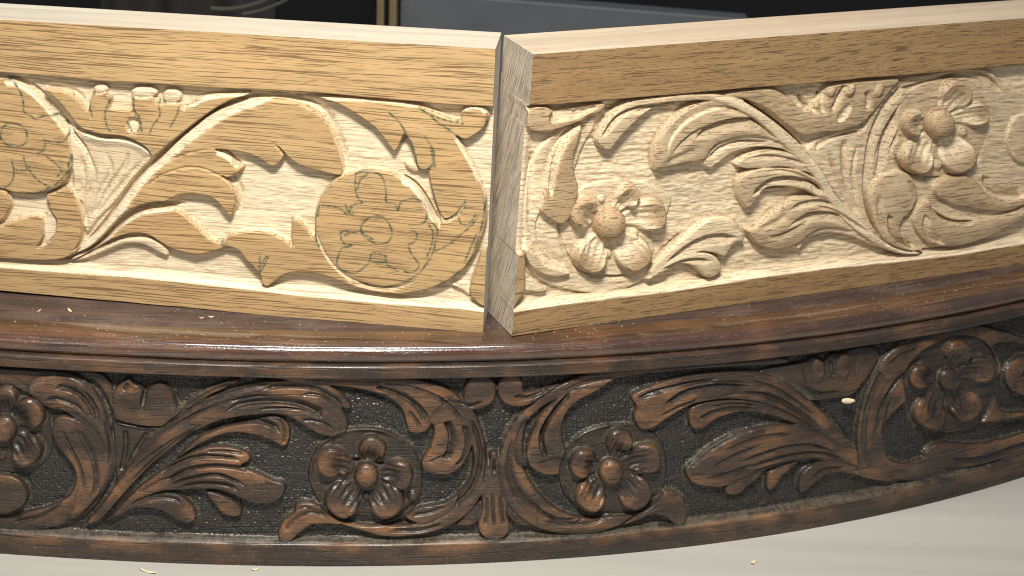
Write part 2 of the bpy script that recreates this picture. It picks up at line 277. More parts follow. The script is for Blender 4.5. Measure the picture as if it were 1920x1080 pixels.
    R('1495,462 1512,448 1535,433 1565,428 1600,434 1640,450 1685,472 1650,466 1600,446 1560,440 1530,445 1512,458 1503,471', -7, wall=3, dome=1, lab=l5, cut=.9)
    R('1340,186 1370,184 1410,198 1455,228 1495,262 1520,288 1545,322 1562,352 1590,388 1618,412 1655,446 1690,466 1730,476 1690,478 1650,462 1610,436 1580,408 1555,375 1530,335 1500,300 1460,262 1420,226 1385,206', -3, wall=3, dome=2, r=7, lab=st, cut=.9)
    V('1400,190 1450,220 1490,252 1520,282', 1, 7, 6, (.1, .1), cut=.8)
    V('1255,300 1272,272 1305,245 1345,228', 1, 12, 2.2, (.3, .3)); V('1430,214 1470,250 1505,285 1535,320', -1, 10, 2.5, (.2, .2)); V('1400,300 1440,292 1485,298 1520,312', 1, 8, 3, (.3, .2)); V('1425,372 1450,358 1490,356', -1, 6, 2.5, (.2, .2))
    V('1430,445 1465,438 1495,424 1525,412', 1, 12, 2.5, (.3, .3)); V('1520,385 1560,392 1600,415 1640,442', 1, 9, 2.5, (.2, .2)); G('1560,355 1600,402 1645,440 1690,468', 3, 3, (.1, .1)); V('1285,470 1320,455 1360,455', 1, 9, 2.5, (.3, .2)); V('1180,215 1230,200 1290,192', 1, 6, 2.5)
    # small leaves below
    R('1222,508 1252,478 1288,447 1318,422 1350,412 1378,415 1392,432 1399,452 1382,458 1371,470 1362,484 1345,478 1320,474 1290,482 1255,498 1230,520', -5, wall=3, dome=2, r=9, lab=lw, cut=.8)
    V('1250,495 1285,465 1320,446 1355,440 1390,448', 1, 20, 5, (.15, .15)); G('1245,480 1290,440', 3, 2)
    R('1215,528 1245,500 1280,482 1320,475 1345,483 1355,500 1348,516 1330,523 1316,512 1300,500 1280,498 1250,510', -4, wall=3, dome=3, r=8, lab=lw2, cut=.7)
    V('1240,508 1280,490 1315,486 1340,492', 1, 10, 4, (.2, .2))
    S.flower((1147, 422), 29, [(1181, 366, 18), (1101, 401, 28), (1224, 404, 27), (1109, 484, 28), (1192, 480, 29)], d1, -8, 13, 17, cut=.25, seeds=((1135, 378, 7), (1190, 386, 8), (1194, 441, 10), (1146, 480, 8)), lab=d1, fl=.06)
    # palmette and fan between the scrolls
    R('1360,180 1400,172 1450,168 1485,186 1515,212 1540,190 1560,165 1600,156 1650,152 1690,150 1672,175 1648,205 1622,232 1585,247 1545,250 1512,256 1478,235 1440,205 1400,188', -6, wall=4, dome=3, r=14, lab=pal, cut=.35)
    for g in ('1590,160 1575,185 1560,215', '1550,175 1545,195 1550,220', '1628,172 1632,190 1628,210', '1510,180 1520,200 1540,215'): G(g, 7, 5, (.1, .3), cut=.9)
    S.dome(1585, 213, 9, 20, -5, rot=.6, cut=1); S.dome(1596, 168, 7, 14, 6, rot=.5); S.dome(1650, 170, 8, 14, 4, rot=.4); S.dome(1560, 172, 8, 12, 4, rot=.5)
    R('1520,288 1550,262 1590,250 1630,246 1640,280 1622,330 1622,390 1645,440 1665,460 1620,420 1590,388 1562,350 1545,322', -9, wall=5, dome=2, lab=fan, cut=.8)
    V('1535,285 1560,268 1595,256 1625,252', -1, 12, 4, (.1, .1)); G('1592,262 1590,310 1600,370 1625,420', 9, 4, (.1, .2)); G('1560,285 1575,330 1600,385', 6, 3); G('1615,270 1606,330 1615,390', 4, 3)
    # right scroll
    R('1700,152 1740,144 1800,134 1845,132 1872,142 1890,162 1930,178 2010,190 2140,190 2140,440 1960,350 1920,390 1880,425 1840,448 1790,463 1745,470 1712,474 1680,466 1650,446 1628,418 1617,378 1615,310 1625,255 1648,208 1672,175', -8, wall=3, lab=sc2, cut=.7)
    V('1700,160 1665,198 1640,250 1630,300 1626,360 1636,410 1660,448 1700,470', -1, 14, 5, (.05, .1)); V('1760,160 1712,190 1675,240 1655,300 1645,350', -1, 16, 6, (.1, .2)); V('1745,180 1710,215 1685,262 1672,300', -1, 10, 4, (.1, .2))
    V('1690,170 1740,156 1790,142 1840,138 1870,152 1890,180', 1, 14, 4, (.1, .1)); G('1735,165 1695,205 1665,255 1648,310', 5, 4, (.1, .2)); G('1765,155 1800,146 1840,152 1858,175', 6, 3)
    R('1690,215 1718,172 1760,155 1800,150 1835,162 1855,190 1865,225 1858,262 1840,300 1815,325 1780,335 1745,334 1712,325 1692,308 1683,285 1692,262', -9, wall=3, lab=d2, cut=.6)
    V('1684,290 1700,318 1740,334 1785,334 1825,318 1850,285', 1, 8, 4, (.1, .1))
    R('1634,382 1640,350 1655,332 1682,322 1706,328 1719,345 1722,368 1712,395 1695,412 1690,435 1705,458 1735,472 1700,470 1665,455 1645,425', -4, wall=3, dome=4, r=14, lab=ll, cut=.5); V('1665,400 1668,430 1685,455 1720,472', -1, 12, 5, (.1, .1)); G('1650,360 1650,400 1665,440', 6, 2.5)
    R('1755,352 1772,336 1808,330 1838,345 1852,362 1885,376 1920,372 1990,330 1990,350 1920,388 1880,398 1840,394 1800,388 1775,378 1758,368', -4, wall=3, dome=4, r=12, lab=lr, cut=.35)
    V('1850,330 1855,352 1880,370 1925,372', -1, 18, 5, (.1, .1), cut=.8)
    R('1726,442 1714,412 1728,385 1745,378 1758,395 1790,410 1840,412 1885,405 1925,388 1990,350 1990,372 1925,410 1885,432 1840,452 1795,464 1752,462', -4, wall=3, dome=4, r=13, lab=lr2, cut=.4)
    V('1748,382 1762,402 1790,414 1835,415', 1, 9, 5, (.1, .2)); V('1735,400 1732,425 1745,448 1775,460', -1, 14, 4, (.1, .2), cut=.7)
    R('1892,270 1897,240 1915,218 1980,210 1980,310 1930,308 1905,300', -5, wall=3, dome=2, lab=sc2, cut=.6)
    S.flower((1766, 234), 27, [(1795, 178, 27), (1835, 214, 21), (1718, 232, 23), (1722, 298, 30), (1800, 296, 31)], d2, -8, 13, 18, cut=.3, seeds=((1812, 250, 9), (1763, 312, 9)), fl=.06, wide=1.05)
    for s_ in (3,): S.h += .25*noise(S.sh, 6, 1.5, 9)*(1-sm((S.h+3)/3))
    edge = 1000-(S.Y-102)*40/528; k = sm(1-(S.X-edge-3)/20)*.6; S.h = np.where(S.h < -4, S.h*(1-k)-4*k, S.h)
    rails(S, T, B, 15, -14, lt, lb)
    return S
# ================================================================== dark apron (old carved panel)
def carve_dark():
    S = Sheet(-440, 560, 2140, 1090, -14); S.h += .3*noise(S.sh, 3, 3, 15)
    P = S.part; fl = P('floral_panel', None, 'dark worn relief panel of leaves and flowers on a punched ground'); lb = P('bottom_rail'); R = S.rise; V = S.bevel; G = S.groove
    T = '0,686 240,701 480,704 880,703 1120,697 1360,676 1440,667 1640,641 1900,595'
    B = '0,1001 240,1017 480,1023 720,1025 960,1019 1120,1009 1360,982 1440,970 1640,934 1900,866'
    # ---- scroll at the left edge
    s1 = P('scroll_stem', fl); a1 = P('acanthus_leaf', fl); a2 = P('acanthus_leaf', fl)
    R('-400,690 -100,686 0,694 60,697 110,700 150,712 178,740 195,775 207,820 213,865 208,900 190,935 160,968 120,988 60,998 0,996 -100,990 -400,985', -6, lab=s1, dome=2, r=8)
    R('-300,712 -60,712 0,712 35,725 55,742 66,760 90,768 118,775 140,790 160,815 150,850 138,880 140,905 130,930 110,945 80,957 45,964 20,975 -60,975 -300,970', -14, wall=3, gr=1, lab=0)
    R('-400,705 -100,700 0,705 30,712 55,730 62,745 40,742 0,725 -100,720 -400,722', -5, dome=2, r=5, lab=a1)
    R('52,742 55,722 70,710 100,706 135,712 165,735 185,770 200,815 206,860 200,850 185,820 165,795 145,780 120,772 95,764 72,760', -3, dome=3, r=12, lab=a1); V('95,732 120,732 145,742 165,765 180,795', -1, 16, 6, (.2, .2)); V('75,756 105,752 140,764 165,785', -1, 12, 4, (.2, .3))
    R('96,800 100,788 120,782 145,792 165,812 180,845 190,880 185,925 160,960 130,980 140,940 145,905 138,882 125,862 108,842 98,822', -3, dome=3, r=12, lab=a2); V('135,800 155,830 172,870 176,910 165,945', -1, 16, 5, (.2, .2)); G('112,800 130,840 150,880 158,930', 5, 4)
    V('205,800 212,860 205,905 185,940 150,972 110,990', 1, 12, 4, (.1, .1)); V('20,985 70,975 105,955 120,930', -1, 10, 4, (.1, .2))
    R('-60,895 0,893 30,900 45,915 50,935 38,955 15,966 0,968 -60,968', -4, dome=2, r=8, lab=s1)
    f0 = P('flower_disc', fl); R('-90,775 -60,740 0,725 50,740 80,765 90,800 95,840 80,872 45,888 0,893 -50,890 -85,860', -10, wall=3, lab=f0)
    S.flower((6, 806), 25, [(52, 778, 28), (48, 846, 28), (-38, 850, 28), (-45, 780, 27), (8, 748, 22)], f0, -7, 11, 14, seeds=((30, 815, 6), (0, 860, 8)))
    # ---- palmette between left scroll and big leaf
    pm = P('palmette', fl); tr = P('fan_ornament', fl)
    R('150,700 186,703 205,722 213,745 218,765 214,788 206,770 196,745 180,722', -6, dome=1, lab=pm)
    R('214,788 212,760 211,738 222,724 240,712 250,722 262,728 270,738 282,727 300,722 320,734 330,758 340,765 370,742 410,722 445,714 440,722 400,742 362,768 335,790 305,802 275,803 245,798', -4, dome=3, r=14, lab=pm)
    S.dome(268, 750, 5, 18, -9, rot=.15); V('330,790 355,762 395,738 440,722', -1, 10, 5, (.1, .1)); G('230,735 240,720', 6, 4); V('345,775 375,752 415,733', 1, 8, 3); G('322,738 332,762 325,785', 4, 3)
    R('210,792 235,798 270,806 305,805 280,830 255,860 235,890 216,905 214,870 211,830', -9, wall=4, lab=tr); V('212,795 250,803 300,807', 1, 7, -4, (.1, .1)); G('232,810 232,850 224,890', 7, 5, (.1, .1)); G('275,815 255,845 236,880', 6, 4, (.1, .1)); V('216,910 240,880 262,850', 1, 8, 3)
    # ---- big leaf, left
    b1 = P('acanthus_leaf', fl); b2 = P('acanthus_leaf', fl); b3 = P('acanthus_leaf', fl); b4 = P('small_leaf', fl); b5 = P('small_leaf', fl)
    R('160,985 200,935 222,900 245,868 275,830 305,800 345,772 400,746 455,727 500,717 560,716 610,722 645,745 659,765 650,770 641,768 652,790 650,810 630,821 610,821 588,812 568,800 545,786 515,780 480,781 440,786 400,796 360,815 320,845 280,878 235,925 190,975', -4, dome=4, r=14, lab=b1)
    V('205,925 235,880 275,832 310,798 350,770 400,748 455,730 510,718', 1, 9, 5, (.05, .05)); V('415,775 460,762 510,758 560,764 605,783', -1, 18, 9, (.2, .05)); G('470,772 520,766 565,770 600,783', 4, 4, (.3, .05)); V('480,735 540,728 590,733 625,752 645,768', -1, 12, 6, (.2, .1)); V('340,790 400,765 460,750 520,742', -1, 12, 4, (.2, .2)); V('235,915 280,868 330,828 380,800', 1, 12, 4, (.2, .2))
    R('330,864 350,842 375,822 410,808 440,800 480,790 510,784 530,790 543,806 541,830 531,840 512,832 485,821 445,815 410,820 372,838', -5, dome=2, r=8, lab=b2); V('372,826 410,806 450,798 495,798 528,815', -1, 14, 6, (.2, .1)); V('500,785 525,795 532,815 530,838', -1, 8, 4, (.1, .1))
    R('205,975 235,940 270,908 312,878 350,855 392,842 430,842 462,853 468,865 452,878 480,890 508,903 533,911 531,930 515,945 490,949 468,946 440,932 410,922 370,921 330,922 290,928 255,948 225,968', -4, dome=4, r=14, lab=b3)
    for g, w_, d in (('290,905 330,875 380,860 430,862 458,868', 9, 6), ('300,912 350,886 400,877 445,882 470,892', 9, 6), ('310,915 360,900 405,893 440,905 465,915', 8, 5), ('330,918 375,910 420,912 450,924', 8, 5), ('380,850 425,850 460,856', 6, 4)): V(g, -1, w_, d*1.15, (.2, .15))
    R('385,926 410,930 440,945 453,955 450,970 435,973 418,968 402,950', -5, dome=2, r=6, lab=b4)
    R('190,985 230,958 260,940 300,928 332,930 352,942 363,957 366,975 356,984 336,980 312,966 285,957 250,957 220,970', -4, dome=3, r=8, lab=b5); V('240,952 285,938 325,940 345,955', -1, 10, 4, (.2, .2)); V('345,930 356,945 362,960', 1, 5, 3)
    # ---- scroll, centre left
    s2 = P('scroll_stem', fl); c1 = P('acanthus_leaf', fl); c2 = P('acanthus_leaf', fl); c3 = P('acanthus_leaf', fl); k1 = P('scroll_knob', fl)
    R('495,710 560,707 640,706 720,708 785,713 835,730 865,750 890,775 905,810 913,850 918,880 914,912 898,942 878,966 850,986 815,1000 770,1009 720,1009 680,999 640,986 612,972 580,966 600,950 650,970 720,988 780,985 830,960 860,930 885,895 888,850 875,810 862,800 800,790 760,760 700,730 640,728 560,718', -4, dome=3, r=9, lab=s2)
    V('560,712 640,714 720,718 780,728 830,748 862,775', 1, 12, 3, (.1, .1)); V('880,780 897,815 904,860 895,905 870,938 835,962 795,972', 1, 12, 6, (.1, .2))
    V('700,985 760,988 820,975 860,950 885,920', -1, 12, 5, (.1, .2)); V('720,1000 790,1000 840,982', -1, 8, 4, (.2, .2)); G('880,900 862,935 830,960', 4, 3)
    R('640,722 690,726 740,735 780,756 806,785 810,798 800,810 785,816 768,812 762,797 752,768 728,748 690,736 650,728', -4, dome=2, r=7, lab=c1); V('700,730 745,744 780,768 797,795', -1, 14, 6, (.1, .1)); S.groove('765,770 780,790 790,806', 6, 4)
    R('806,785 826,762 850,752 878,772 888,812 884,845 872,870 858,884 838,893 815,892 796,887 790,872 800,852 810,830 814,805', -3, dome=3, r=10, lab=c2); V('832,790 842,815 840,840 830,862', -1, 16, 8, (.1, .1)); V('866,795 874,825 868,855 852,876', -1, 14, 7, (.15, .1)); V('800,868 830,855 855,850', 1, 6, 3)
    R('756,968 790,955 830,948 858,935 850,960 820,978 790,988', -5, dome=2, r=6, lab=c3); V('770,972 810,965 840,952', -1, 8, 4)
    t1 = P('small_leaf', fl); R('640,985 612,968 592,948 572,945 555,950 550,965 533,978 522,998 522,1014 532,1020 546,1017 562,1002 582,988 610,985', -3, dome=2, r=7, lab=t1); V('535,1000 550,980 580,965 610,970', -1, 12, 4, (.1, .1)); V('556,960 572,954 590,960', -1, 6, 3)
    f1 = P('flower_disc', fl); R('578,900 584,868 598,840 622,822 655,810 690,807 725,812 752,826 776,848 790,880 792,912 786,945 765,970 735,985 695,990 655,985 618,968 592,938', -9, wall=3, lab=f1)
    V('579,915 582,872 600,838 640,814 690,808 735,818 770,842', 1, 8, -3, (.1, .1)); V('600,940 640,975 700,987 760,968 786,940', -1, 9, 4, (.1, .1)); V('640,980 690,990 730,984', -1, 8, -2)
    S.flower((687, 893), 23, [(698, 843, 23), (621, 868, 26), (749, 892, 25), (642, 940, 30), (725, 941, 30)], f1, -7, 12, 15, seeds=((668, 864, 5), (712, 872, 5), (645, 893, 7), (688, 935, 8), (775, 935, 10)))
    for x, y in ((669, 867), (712, 874)): S.dome(x, y, 8, 4, -8)
    R('868,756 872,728 884,710 905,705 926,713 932,732 926,754 908,767 882,772 858,766 832,752 850,748 866,758', -3, dome=4, r=9, lab=k1); V('836,752 858,760 884,764 912,752', -1, 9, 5, (.1, .2))
    # ---- drop in the middle
    dr = P('drop_ornament', fl); df = P('drop_ornament', fl); dg = P('drop_ornament', fl)
    R('902,945 906,970 896,985 878,991 856,989 868,976 885,958', -7, dome=2, r=6, lab=df); R('952,945 952,968 962,982 982,991 1000,988 985,976 968,958', -7, dome=2, r=6, lab=dg)
    R('921,852 934,852 939,880 947,915 953,945 951,965 957,985 955,1000 944,1012 928,1016 911,1012 899,998 898,984 905,960 904,935 912,900 918,875', -3, dome=3, r=8, lab=dr); G('924,920 925,960 928,990', 5, 4, (.3, .2)); V('912,930 912,965 906,990', -1, 8, 4, (.2, .2)); V('940,925 943,960 948,990', 1, 8, 4, (.2, .2)); G('927,860 927,890', 4, 5)
    # ---- scroll, centre right
    k2 = P('scroll_knob', fl); s3 = P('scroll_stem', fl); e1 = P('acanthus_leaf', fl); e2 = P('acanthus_leaf', fl)
    R('934,742 934,720 945,707 966,705 981,715 983,736 1000,737 1036,727 1052,722 1020,745 992,762 970,765 950,760', -3, dome=4, r=9, lab=k2); V('1030,732 1005,745 980,750 958,742', 1, 10, 6, (.1, .2))
    R('1470,672 1400,676 1300,686 1200,692 1110,701 1060,720 1015,748 982,775 958,805 944,835 936,868 938,905 948,937 965,962 992,984 1020,997 1060,1004 1110,1003 1150,994 1180,978 1205,955 1190,945 1150,970 1100,975 1050,960 1010,925 985,885 972,845 985,800 1020,765 1075,740 1140,716 1220,703 1330,693 1470,685', -4, dome=3, r=9, lab=s3)
    V('1240,698 1160,704 1100,714 1050,738', -1, 10, 3, (.1, .1)); V('962,820 953,860 962,905 985,940 1020,962', -1, 12, 5, (.1, .1)); V('1000,950 1045,972 1090,975', 1, 8, 5, (.2, .2)); V('1010,978 1060,988 1110,985 1150,970', -1, 12, 4, (.2, .2)); V('1130,950 1095,975 1070,995', 1, 6, 3)
    R('1110,720 1075,735 1040,755 1012,785 994,825 987,860 1000,882 1025,892 1052,890 1064,872 1066,850 1057,828 1055,802 1063,776 1085,754 1120,735 1160,712 1220,703', -2, dome=3, r=10, lab=e1)
    V('1072,735 1042,764 1020,797 1012,825 1018,852 1027,860', -1, 11, 9, (.1, .05)); G('1030,785 1016,815 1020,848', 4, 3); V('1005,870 1035,860 1060,862', 1, 8, 3)
    R('990,785 984,820 984,850 992,872 980,878 970,868 966,845 972,812', -6, dome=2, r=5, lab=e2)
    t2 = P('small_leaf', fl); R('1165,990 1190,972 1215,947 1240,926 1265,924 1284,938 1292,960 1287,980 1278,990 1264,984 1248,972 1225,968 1198,977', -3, dome=2, r=8, lab=t2); V('1185,982 1220,960 1250,955 1275,970', 1, 9, -2)
    f2 = P('flower_disc', fl); R('1051,900 1054,865 1070,838 1100,815 1140,802 1185,800 1220,812 1245,835 1254,870 1252,905 1240,935 1215,957 1180,969 1140,970 1100,960 1065,935', -9, wall=3, lab=f2)
    V('1075,833 1100,814 1140,802 1190,800', 1, 7, -3, (.1, .1)); V('1053,905 1065,938 1100,960', -1, 6, -3, (.1, .1)); V('1240,930 1210,958 1165,970 1120,966', 1, 9, 4, (.1, .1)); V('1205,955 1165,968 1120,965', 1, 8, -2)
    S.flower((1147, 886), 23, [(1163, 828, 22), (1095, 871, 25), (1214, 861, 26), (1108, 932, 27), (1192, 926, 29)], f2, -7, 12, 15, seeds=((1196, 886, 9), (1115, 900, 5)))
    S.dome(1168, 850, 7, 4, -7)
    # ---- big leaf, right
    g1 = P('acanthus_leaf', fl); g2 = P('acanthus_leaf', fl); g3 = P('acanthus_leaf', fl); g4 = P('small_leaf', fl); g5 = P('small_leaf', fl); g6 = P('small_leaf', fl)
    R('1191,782 1195,765 1186,748 1200,736 1250,718 1300,706 1360,699 1420,700 1462,710 1502,735 1542,770 1572,800 1602,842 1640,880 1660,900 1620,880 1570,840 1520,800 1480,776 1430,758 1380,751 1335,754 1295,764 1262,782 1240,797 1220,808 1205,808 1194,797', -4, dome=4, r=14, lab=g1)
    V('1448,702 1480,720 1515,745 1550,778 1585,815 1610,850', -1, 8, 4, (.05, .1)); V('1245,760 1275,738 1310,728 1360,722 1420,726', 1, 16, 8, (.1, .2)); V('1192,750 1225,735 1265,724 1310,715 1360,710', 1, 11, 6, (.1, .2)); V('1340,748 1400,740 1450,752 1500,780 1545,815', -1, 12, 4, (.2, .2)); V('1400,712 1450,725 1500,755 1540,790', 1, 12, 4, (.2, .2))
    R('1297,800 1294,780 1302,766 1330,756 1380,752 1430,758 1480,776 1522,802 1490,797 1450,783 1400,776 1362,783 1338,795 1322,806 1306,808', -5, dome=2, r=8, lab=g2); V('1310,788 1340,772 1385,765 1430,770', 1, 12, 5, (.1, .2)); V('1330,765 1380,758 1430,764', 1, 7, 4)
    R('1288,884 1310,864 1340,838 1380,818 1420,807 1470,799 1520,802 1562,824 1602,850 1645,890 1665,905 1620,893 1560,868 1500,868 1462,878 1420,890 1390,902 1365,914 1340,917 1310,912 1295,902', -4, dome=4, r=14, lab=g3)
    for g, w_, d in (('1380,870 1430,850 1480,836 1530,835 1580,855', 9, 5), ('1390,882 1440,864 1500,850 1550,850 1600,870', 9, 5), ('1400,890 1450,874 1510,862 1560,862', 8, 4), ('1350,850 1400,828 1450,815 1500,815', 10, 3)): V(g, 1, w_, d, (.2, .2))
    V('1290,884 1315,862 1345,838 1385,818 1420,806', 1, 6, 3, (.1, .1))
    R('1362,922 1372,910 1402,896 1432,887 1425,900 1405,915 1388,930 1368,931', -5, dome=2, r=6, lab=g4); R('1441,917 1443,892 1462,880 1500,868 1490,880 1470,897 1457,917 1448,923', -5, dome=2, r=6, lab=g5)
    R('1502,925 1506,895 1530,874 1570,863 1625,882 1680,905 1640,903 1590,890 1555,893 1532,908 1515,925', -5, dome=2, r=7, lab=g6); V('1520,900 1550,880 1590,878', 1, 10, 4)
    # ---- palmette and scroll at the right edge
    pr = P('palmette', fl); s4 = P('scroll_stem', fl); h1_ = P('acanthus_leaf', fl); f3 = P('flower_disc', fl); h2_ = P('acanthus_leaf', fl)
    R('1430,700 1470,690 1510,682 1530,672 1548,680 1562,668 1580,665 1600,658 1640,652 1655,670 1640,700 1620,728 1600,745 1560,752 1525,755 1500,738 1465,712', -7, dome=3, r=12, lab=pr)
    S.dome(1538, 694, 11, 26, 6, rot=.1); S.dome(1586, 686, 11, 24, 6, rot=.1); G('1562,675 1568,715', 5, 6); G('1612,670 1610,710', 5, 5); G('1510,690 1520,725', 5, 4)
    R('1615,890 1612,850 1614,800 1625,750 1645,700 1680,655 1720,632 1780,616 1840,612 1890,625 1960,640 2120,640 2120,800 1960,830 1920,860 1830,888 1760,902 1700,905 1650,900', -6, dome=3, r=10, lab=s4)
    R('1668,860 1660,820 1668,790 1690,765 1720,745 1760,760 1800,800 1850,795 1900,790 2100,760 2100,790 1940,822 1880,836 1820,844 1770,852 1730,864 1700,872', -13, wall=4, gr=1, lab=0)
    V('1690,655 1655,700 1632,750 1622,800 1622,850 1640,890', -1, 12, 5, (.05, .1)); V('1712,680 1675,725 1650,775 1640,830', -1, 12, 6, (.1, .2)); G('1700,700 1668,745 1650,800', 5, 4); V('1680,740 1665,790 1658,830', 1, 8, 4)
    R('1735,690 1700,700 1668,715 1652,690 1672,662 1705,645 1750,635 1760,650', -3, dome=3, r=10, lab=h1_); V('1660,690 1690,665 1730,650', 1, 12, 4)
    R('1740,850 1770,832 1830,835 1890,825 1950,810 1950,840 1890,865 1820,885 1770,890 1745,875', -4, dome=3, r=9, lab=h2_)
    R('1700,700 1730,660 1775,638 1820,632 1855,648 1876,690 1872,740 1850,790 1815,812 1765,815 1725,800 1705,760', -9, wall=3, lab=f3); V('1708,690 1740,655 1790,636 1840,640', 1, 7, -3, (.1, .1))
    S.flower((1783, 713), 20, [(1800, 662, 22), (1842, 694, 22), (1728, 708, 20), (1746, 778, 27), (1812, 762, 27)], f3, -7, 11, 14, seeds=((1790, 770, 6),))
    R('1868,650 1900,645 1960,655 2040,660 2100,690 2100,745 2000,760 1930,775 1880,770 1872,730 1882,690', -13, wall=4, gr=1, lab=0)
    R('1890,700 1915,672 1960,668 2020,690 2040,720 2000,740 1940,745 1900,735', -4, dome=4, r=10, lab=h2_); V('1905,715 1935,690 1980,690 2020,712', 1, 12, 5)
    V('1770,860 1840,858 1900,838 1960,820', 1, 12, 5, (.2, .2)); V('1760,880 1830,876 1900,856', 1, 9, 4, (.2, .2)); V('1880,800 1930,792 1990,776', 1, 8, 4, (.2, .2))
    # punched ground: rows of small rounded marks
    r = np.random.default_rng(3); pit = np.zeros(S.sh); ky, kx = np.mgrid[-4:5, -4:5]; cyy = S.y0-2.
    while cyy < S.y0+S.sh[0]:
        for cxx in np.arange(S.x0, S.x0+S.sh[1], 6.6):
            a, b = cxx+r.uniform(-1.5, 1.5), cyy+r.uniform(-1.1, 1.1)+.03*(cxx-700)*(cxx > 700); i, j = int(b-S.y0), int(a-S.x0)
            if 4 < i < S.sh[0]-5 and 4 < j < S.sh[1]-5: fy, fx = b-S.y0-i, a-S.x0-j; pit[i-4:i+5, j-4:j+5] += r.uniform(.5, 1.2)*np.exp(-((kx-fx)/2.1)**2-((ky-fy)/1.7)**2)
        cyy += 5.2
    S.h += 2.3*pit*S.gr*(S.h < -10)
    for g, sd, w_, d in (('250,860 300,815 360,780 430,755', 1, 9, 3), ('225,905 270,862 330,822 400,788', 1, 8, 3), ('420,800 460,790 500,795 525,812', 1, 8, 3), ('250,935 300,905 350,893', -1, 7, 3), ('250,925 300,890 350,868', -1, 7, 3), ('560,742 600,745 632,765', -1, 8, 4), ('560,790 600,795 630,810', -1, 8, 3),
                         ('640,735 690,742 735,760', 1, 6, 3), ('820,745 850,765 872,795', 1, 9, 4), ('905,830 912,870 905,910', -1, 7, 3), ('730,995 790,992 840,978', 1, 7, 3), ('640,960 670,972 700,978', 1, 6, 3), ('190,780 202,830 203,880', -1, 8, 3), ('150,730 175,765 190,805', -1, 8, 3), ('100,720 140,735 165,760', 1, 8, 3),
                         ('1260,735 1310,722 1370,716 1430,722', 1, 8, 3), ('1230,785 1270,765 1320,745', 1, 8, 3), ('1400,735 1460,750 1510,780 1555,822', -1, 8, 3), ('1330,880 1380,852 1440,830', 1, 8, 3), ('1320,900 1370,885 1420,868', 1, 8, 3), ('950,850 955,900 975,945', 1, 7, 3), ('1000,955 1050,982 1100,988', -1, 7, 3), ('1060,745 1030,785 1005,830', -1, 7, 3), ('1640,740 1628,800 1630,850', 1, 6, 3), ('1500,722 1540,742 1590,738', -1, 8, 3)): V(g, sd, w_, d*1.2, (.25, .25))
    yt, yb = rails(S, T, B, 13, -14, 0, lb)
    # dust lying on the ledge above the bottom rail and along upward edges
    nz = np.clip(.62+.4*noise(S.sh, 14, 3, 41)+.35*noise(S.sh, 1.2, 1.0, 42), 0, 1)
    dd = yb-S.Y; S.ink = sm(1-np.abs(dd-6)/9)*.6*(dd > 0)*(dd < 15)
    for g in ('215,905 240,868 275,828 310,797 350,768 400,744 455,724 515,712', '600,835 640,812 690,805 735,812 775,842', '1060,850 1090,818 1140,800 1190,798', '1290,880 1320,852 1350,830 1390,812', '210,790 250,800 300,806', '330,770 380,738 430,716', '905,800 918,860 905,915 870,950', '940,860 955,810 990,770', '1450,702 1510,738 1560,785 1600,835', '545,940 575,942 595,950', '1240,922 1265,920 1285,935', '150,712 185,742 205,800', '1640,700 1680,655 1720,632', '60,735 60,725 100,706'): S.draw(g, 3.2, .8)
    S.ink = np.clip(S.ink, 0, 1)*nz
    return S
# ================================================================== materials
class NT:
    def __init__(s, name):
        s.m = bpy.data.materials.new(name); s.m.use_nodes = True; s.t = s.m.node_tree; s.b = s.t.nodes['Principled BSDF']
    def n(s, typ, **kw):
        o = s.t.nodes.new(typ)
        for k, v in kw.items():
            if k.startswith('i_'):
                k = k[2:]; k = int(k) if k.isdigit() else k
                if isinstance(v, tuple) and len(v) == 2 and hasattr(v[0], 'outputs'): s.t.links.new(v[0].outputs[v[1]], o.inputs[k])
                elif hasattr(v, 'outputs'): s.t.links.new(v.outputs[0], o.inputs[k])
                else: o.inputs[k].default_value = v
            else: setattr(o, k, v)
        return o
    def link(s, a, i, o=0): s.t.links.new(a.outputs[o] if isinstance(o, int) else a.outputs[o], s.b.inputs[i])
    def noise(s, vec, scale, det=2, rough=.5, dim='3D'):
        return s.n('ShaderNodeTexNoise', i_Vector=vec, i_Scale=scale, i_Detail=det, i_Roughness=rough)
    def ramp(s, fac, *st):
        r = s.n('ShaderNodeMapRange', i_Value=fac); r.inputs['From Min'].default_value, r.inputs['From Max'].default_value = st[0], st[1]
        r.inputs['To Min'].default_value, r.inputs['To Max'].default_value = st[2:] if len(st) > 2 else (0, 1); return r
    def mix(s, f, a, b, mode='MIX'):
        o = s.n('ShaderNodeMix', data_type='RGBA', blend_type=mode)
        for k, v in ((0, f), (6, a), (7, b)):
            if hasattr(v, 'outputs'): s.t.links.new(v.outputs[2 if v.bl_idname == 'ShaderNodeMix' else 0], o.inputs[k])
            elif isinstance(v, tuple) and hasattr(v[0], 'outputs'): s.t.links.new(v[0].outputs[v[1]], o.inputs[k])
            else: o.inputs[k].default_value = v if not isinstance(v, tuple) else (*v, 1)[:4]
        return o
    def math(s, op, a, b=0.): return s.n('ShaderNodeMath', operation=op, i_0=a, i_1=b)
    def coords(s, sc, rot=(0, 0, 0), off=(0, 0, 0)):
        if not hasattr(s, 'bc'): s.bc = s.n('ShaderNodeAttribute', attribute_name='bc')
        return s.n('ShaderNodeMapping', i_Vector=(s.bc, 'Vector'), i_Scale=sc, i_Rotation=rot, i_Location=off)
def attr(m, name):
    a = m.n('ShaderNodeAttribute', attribute_name=name); sp = m.n('ShaderNodeSeparateColor', i_0=a); return sp
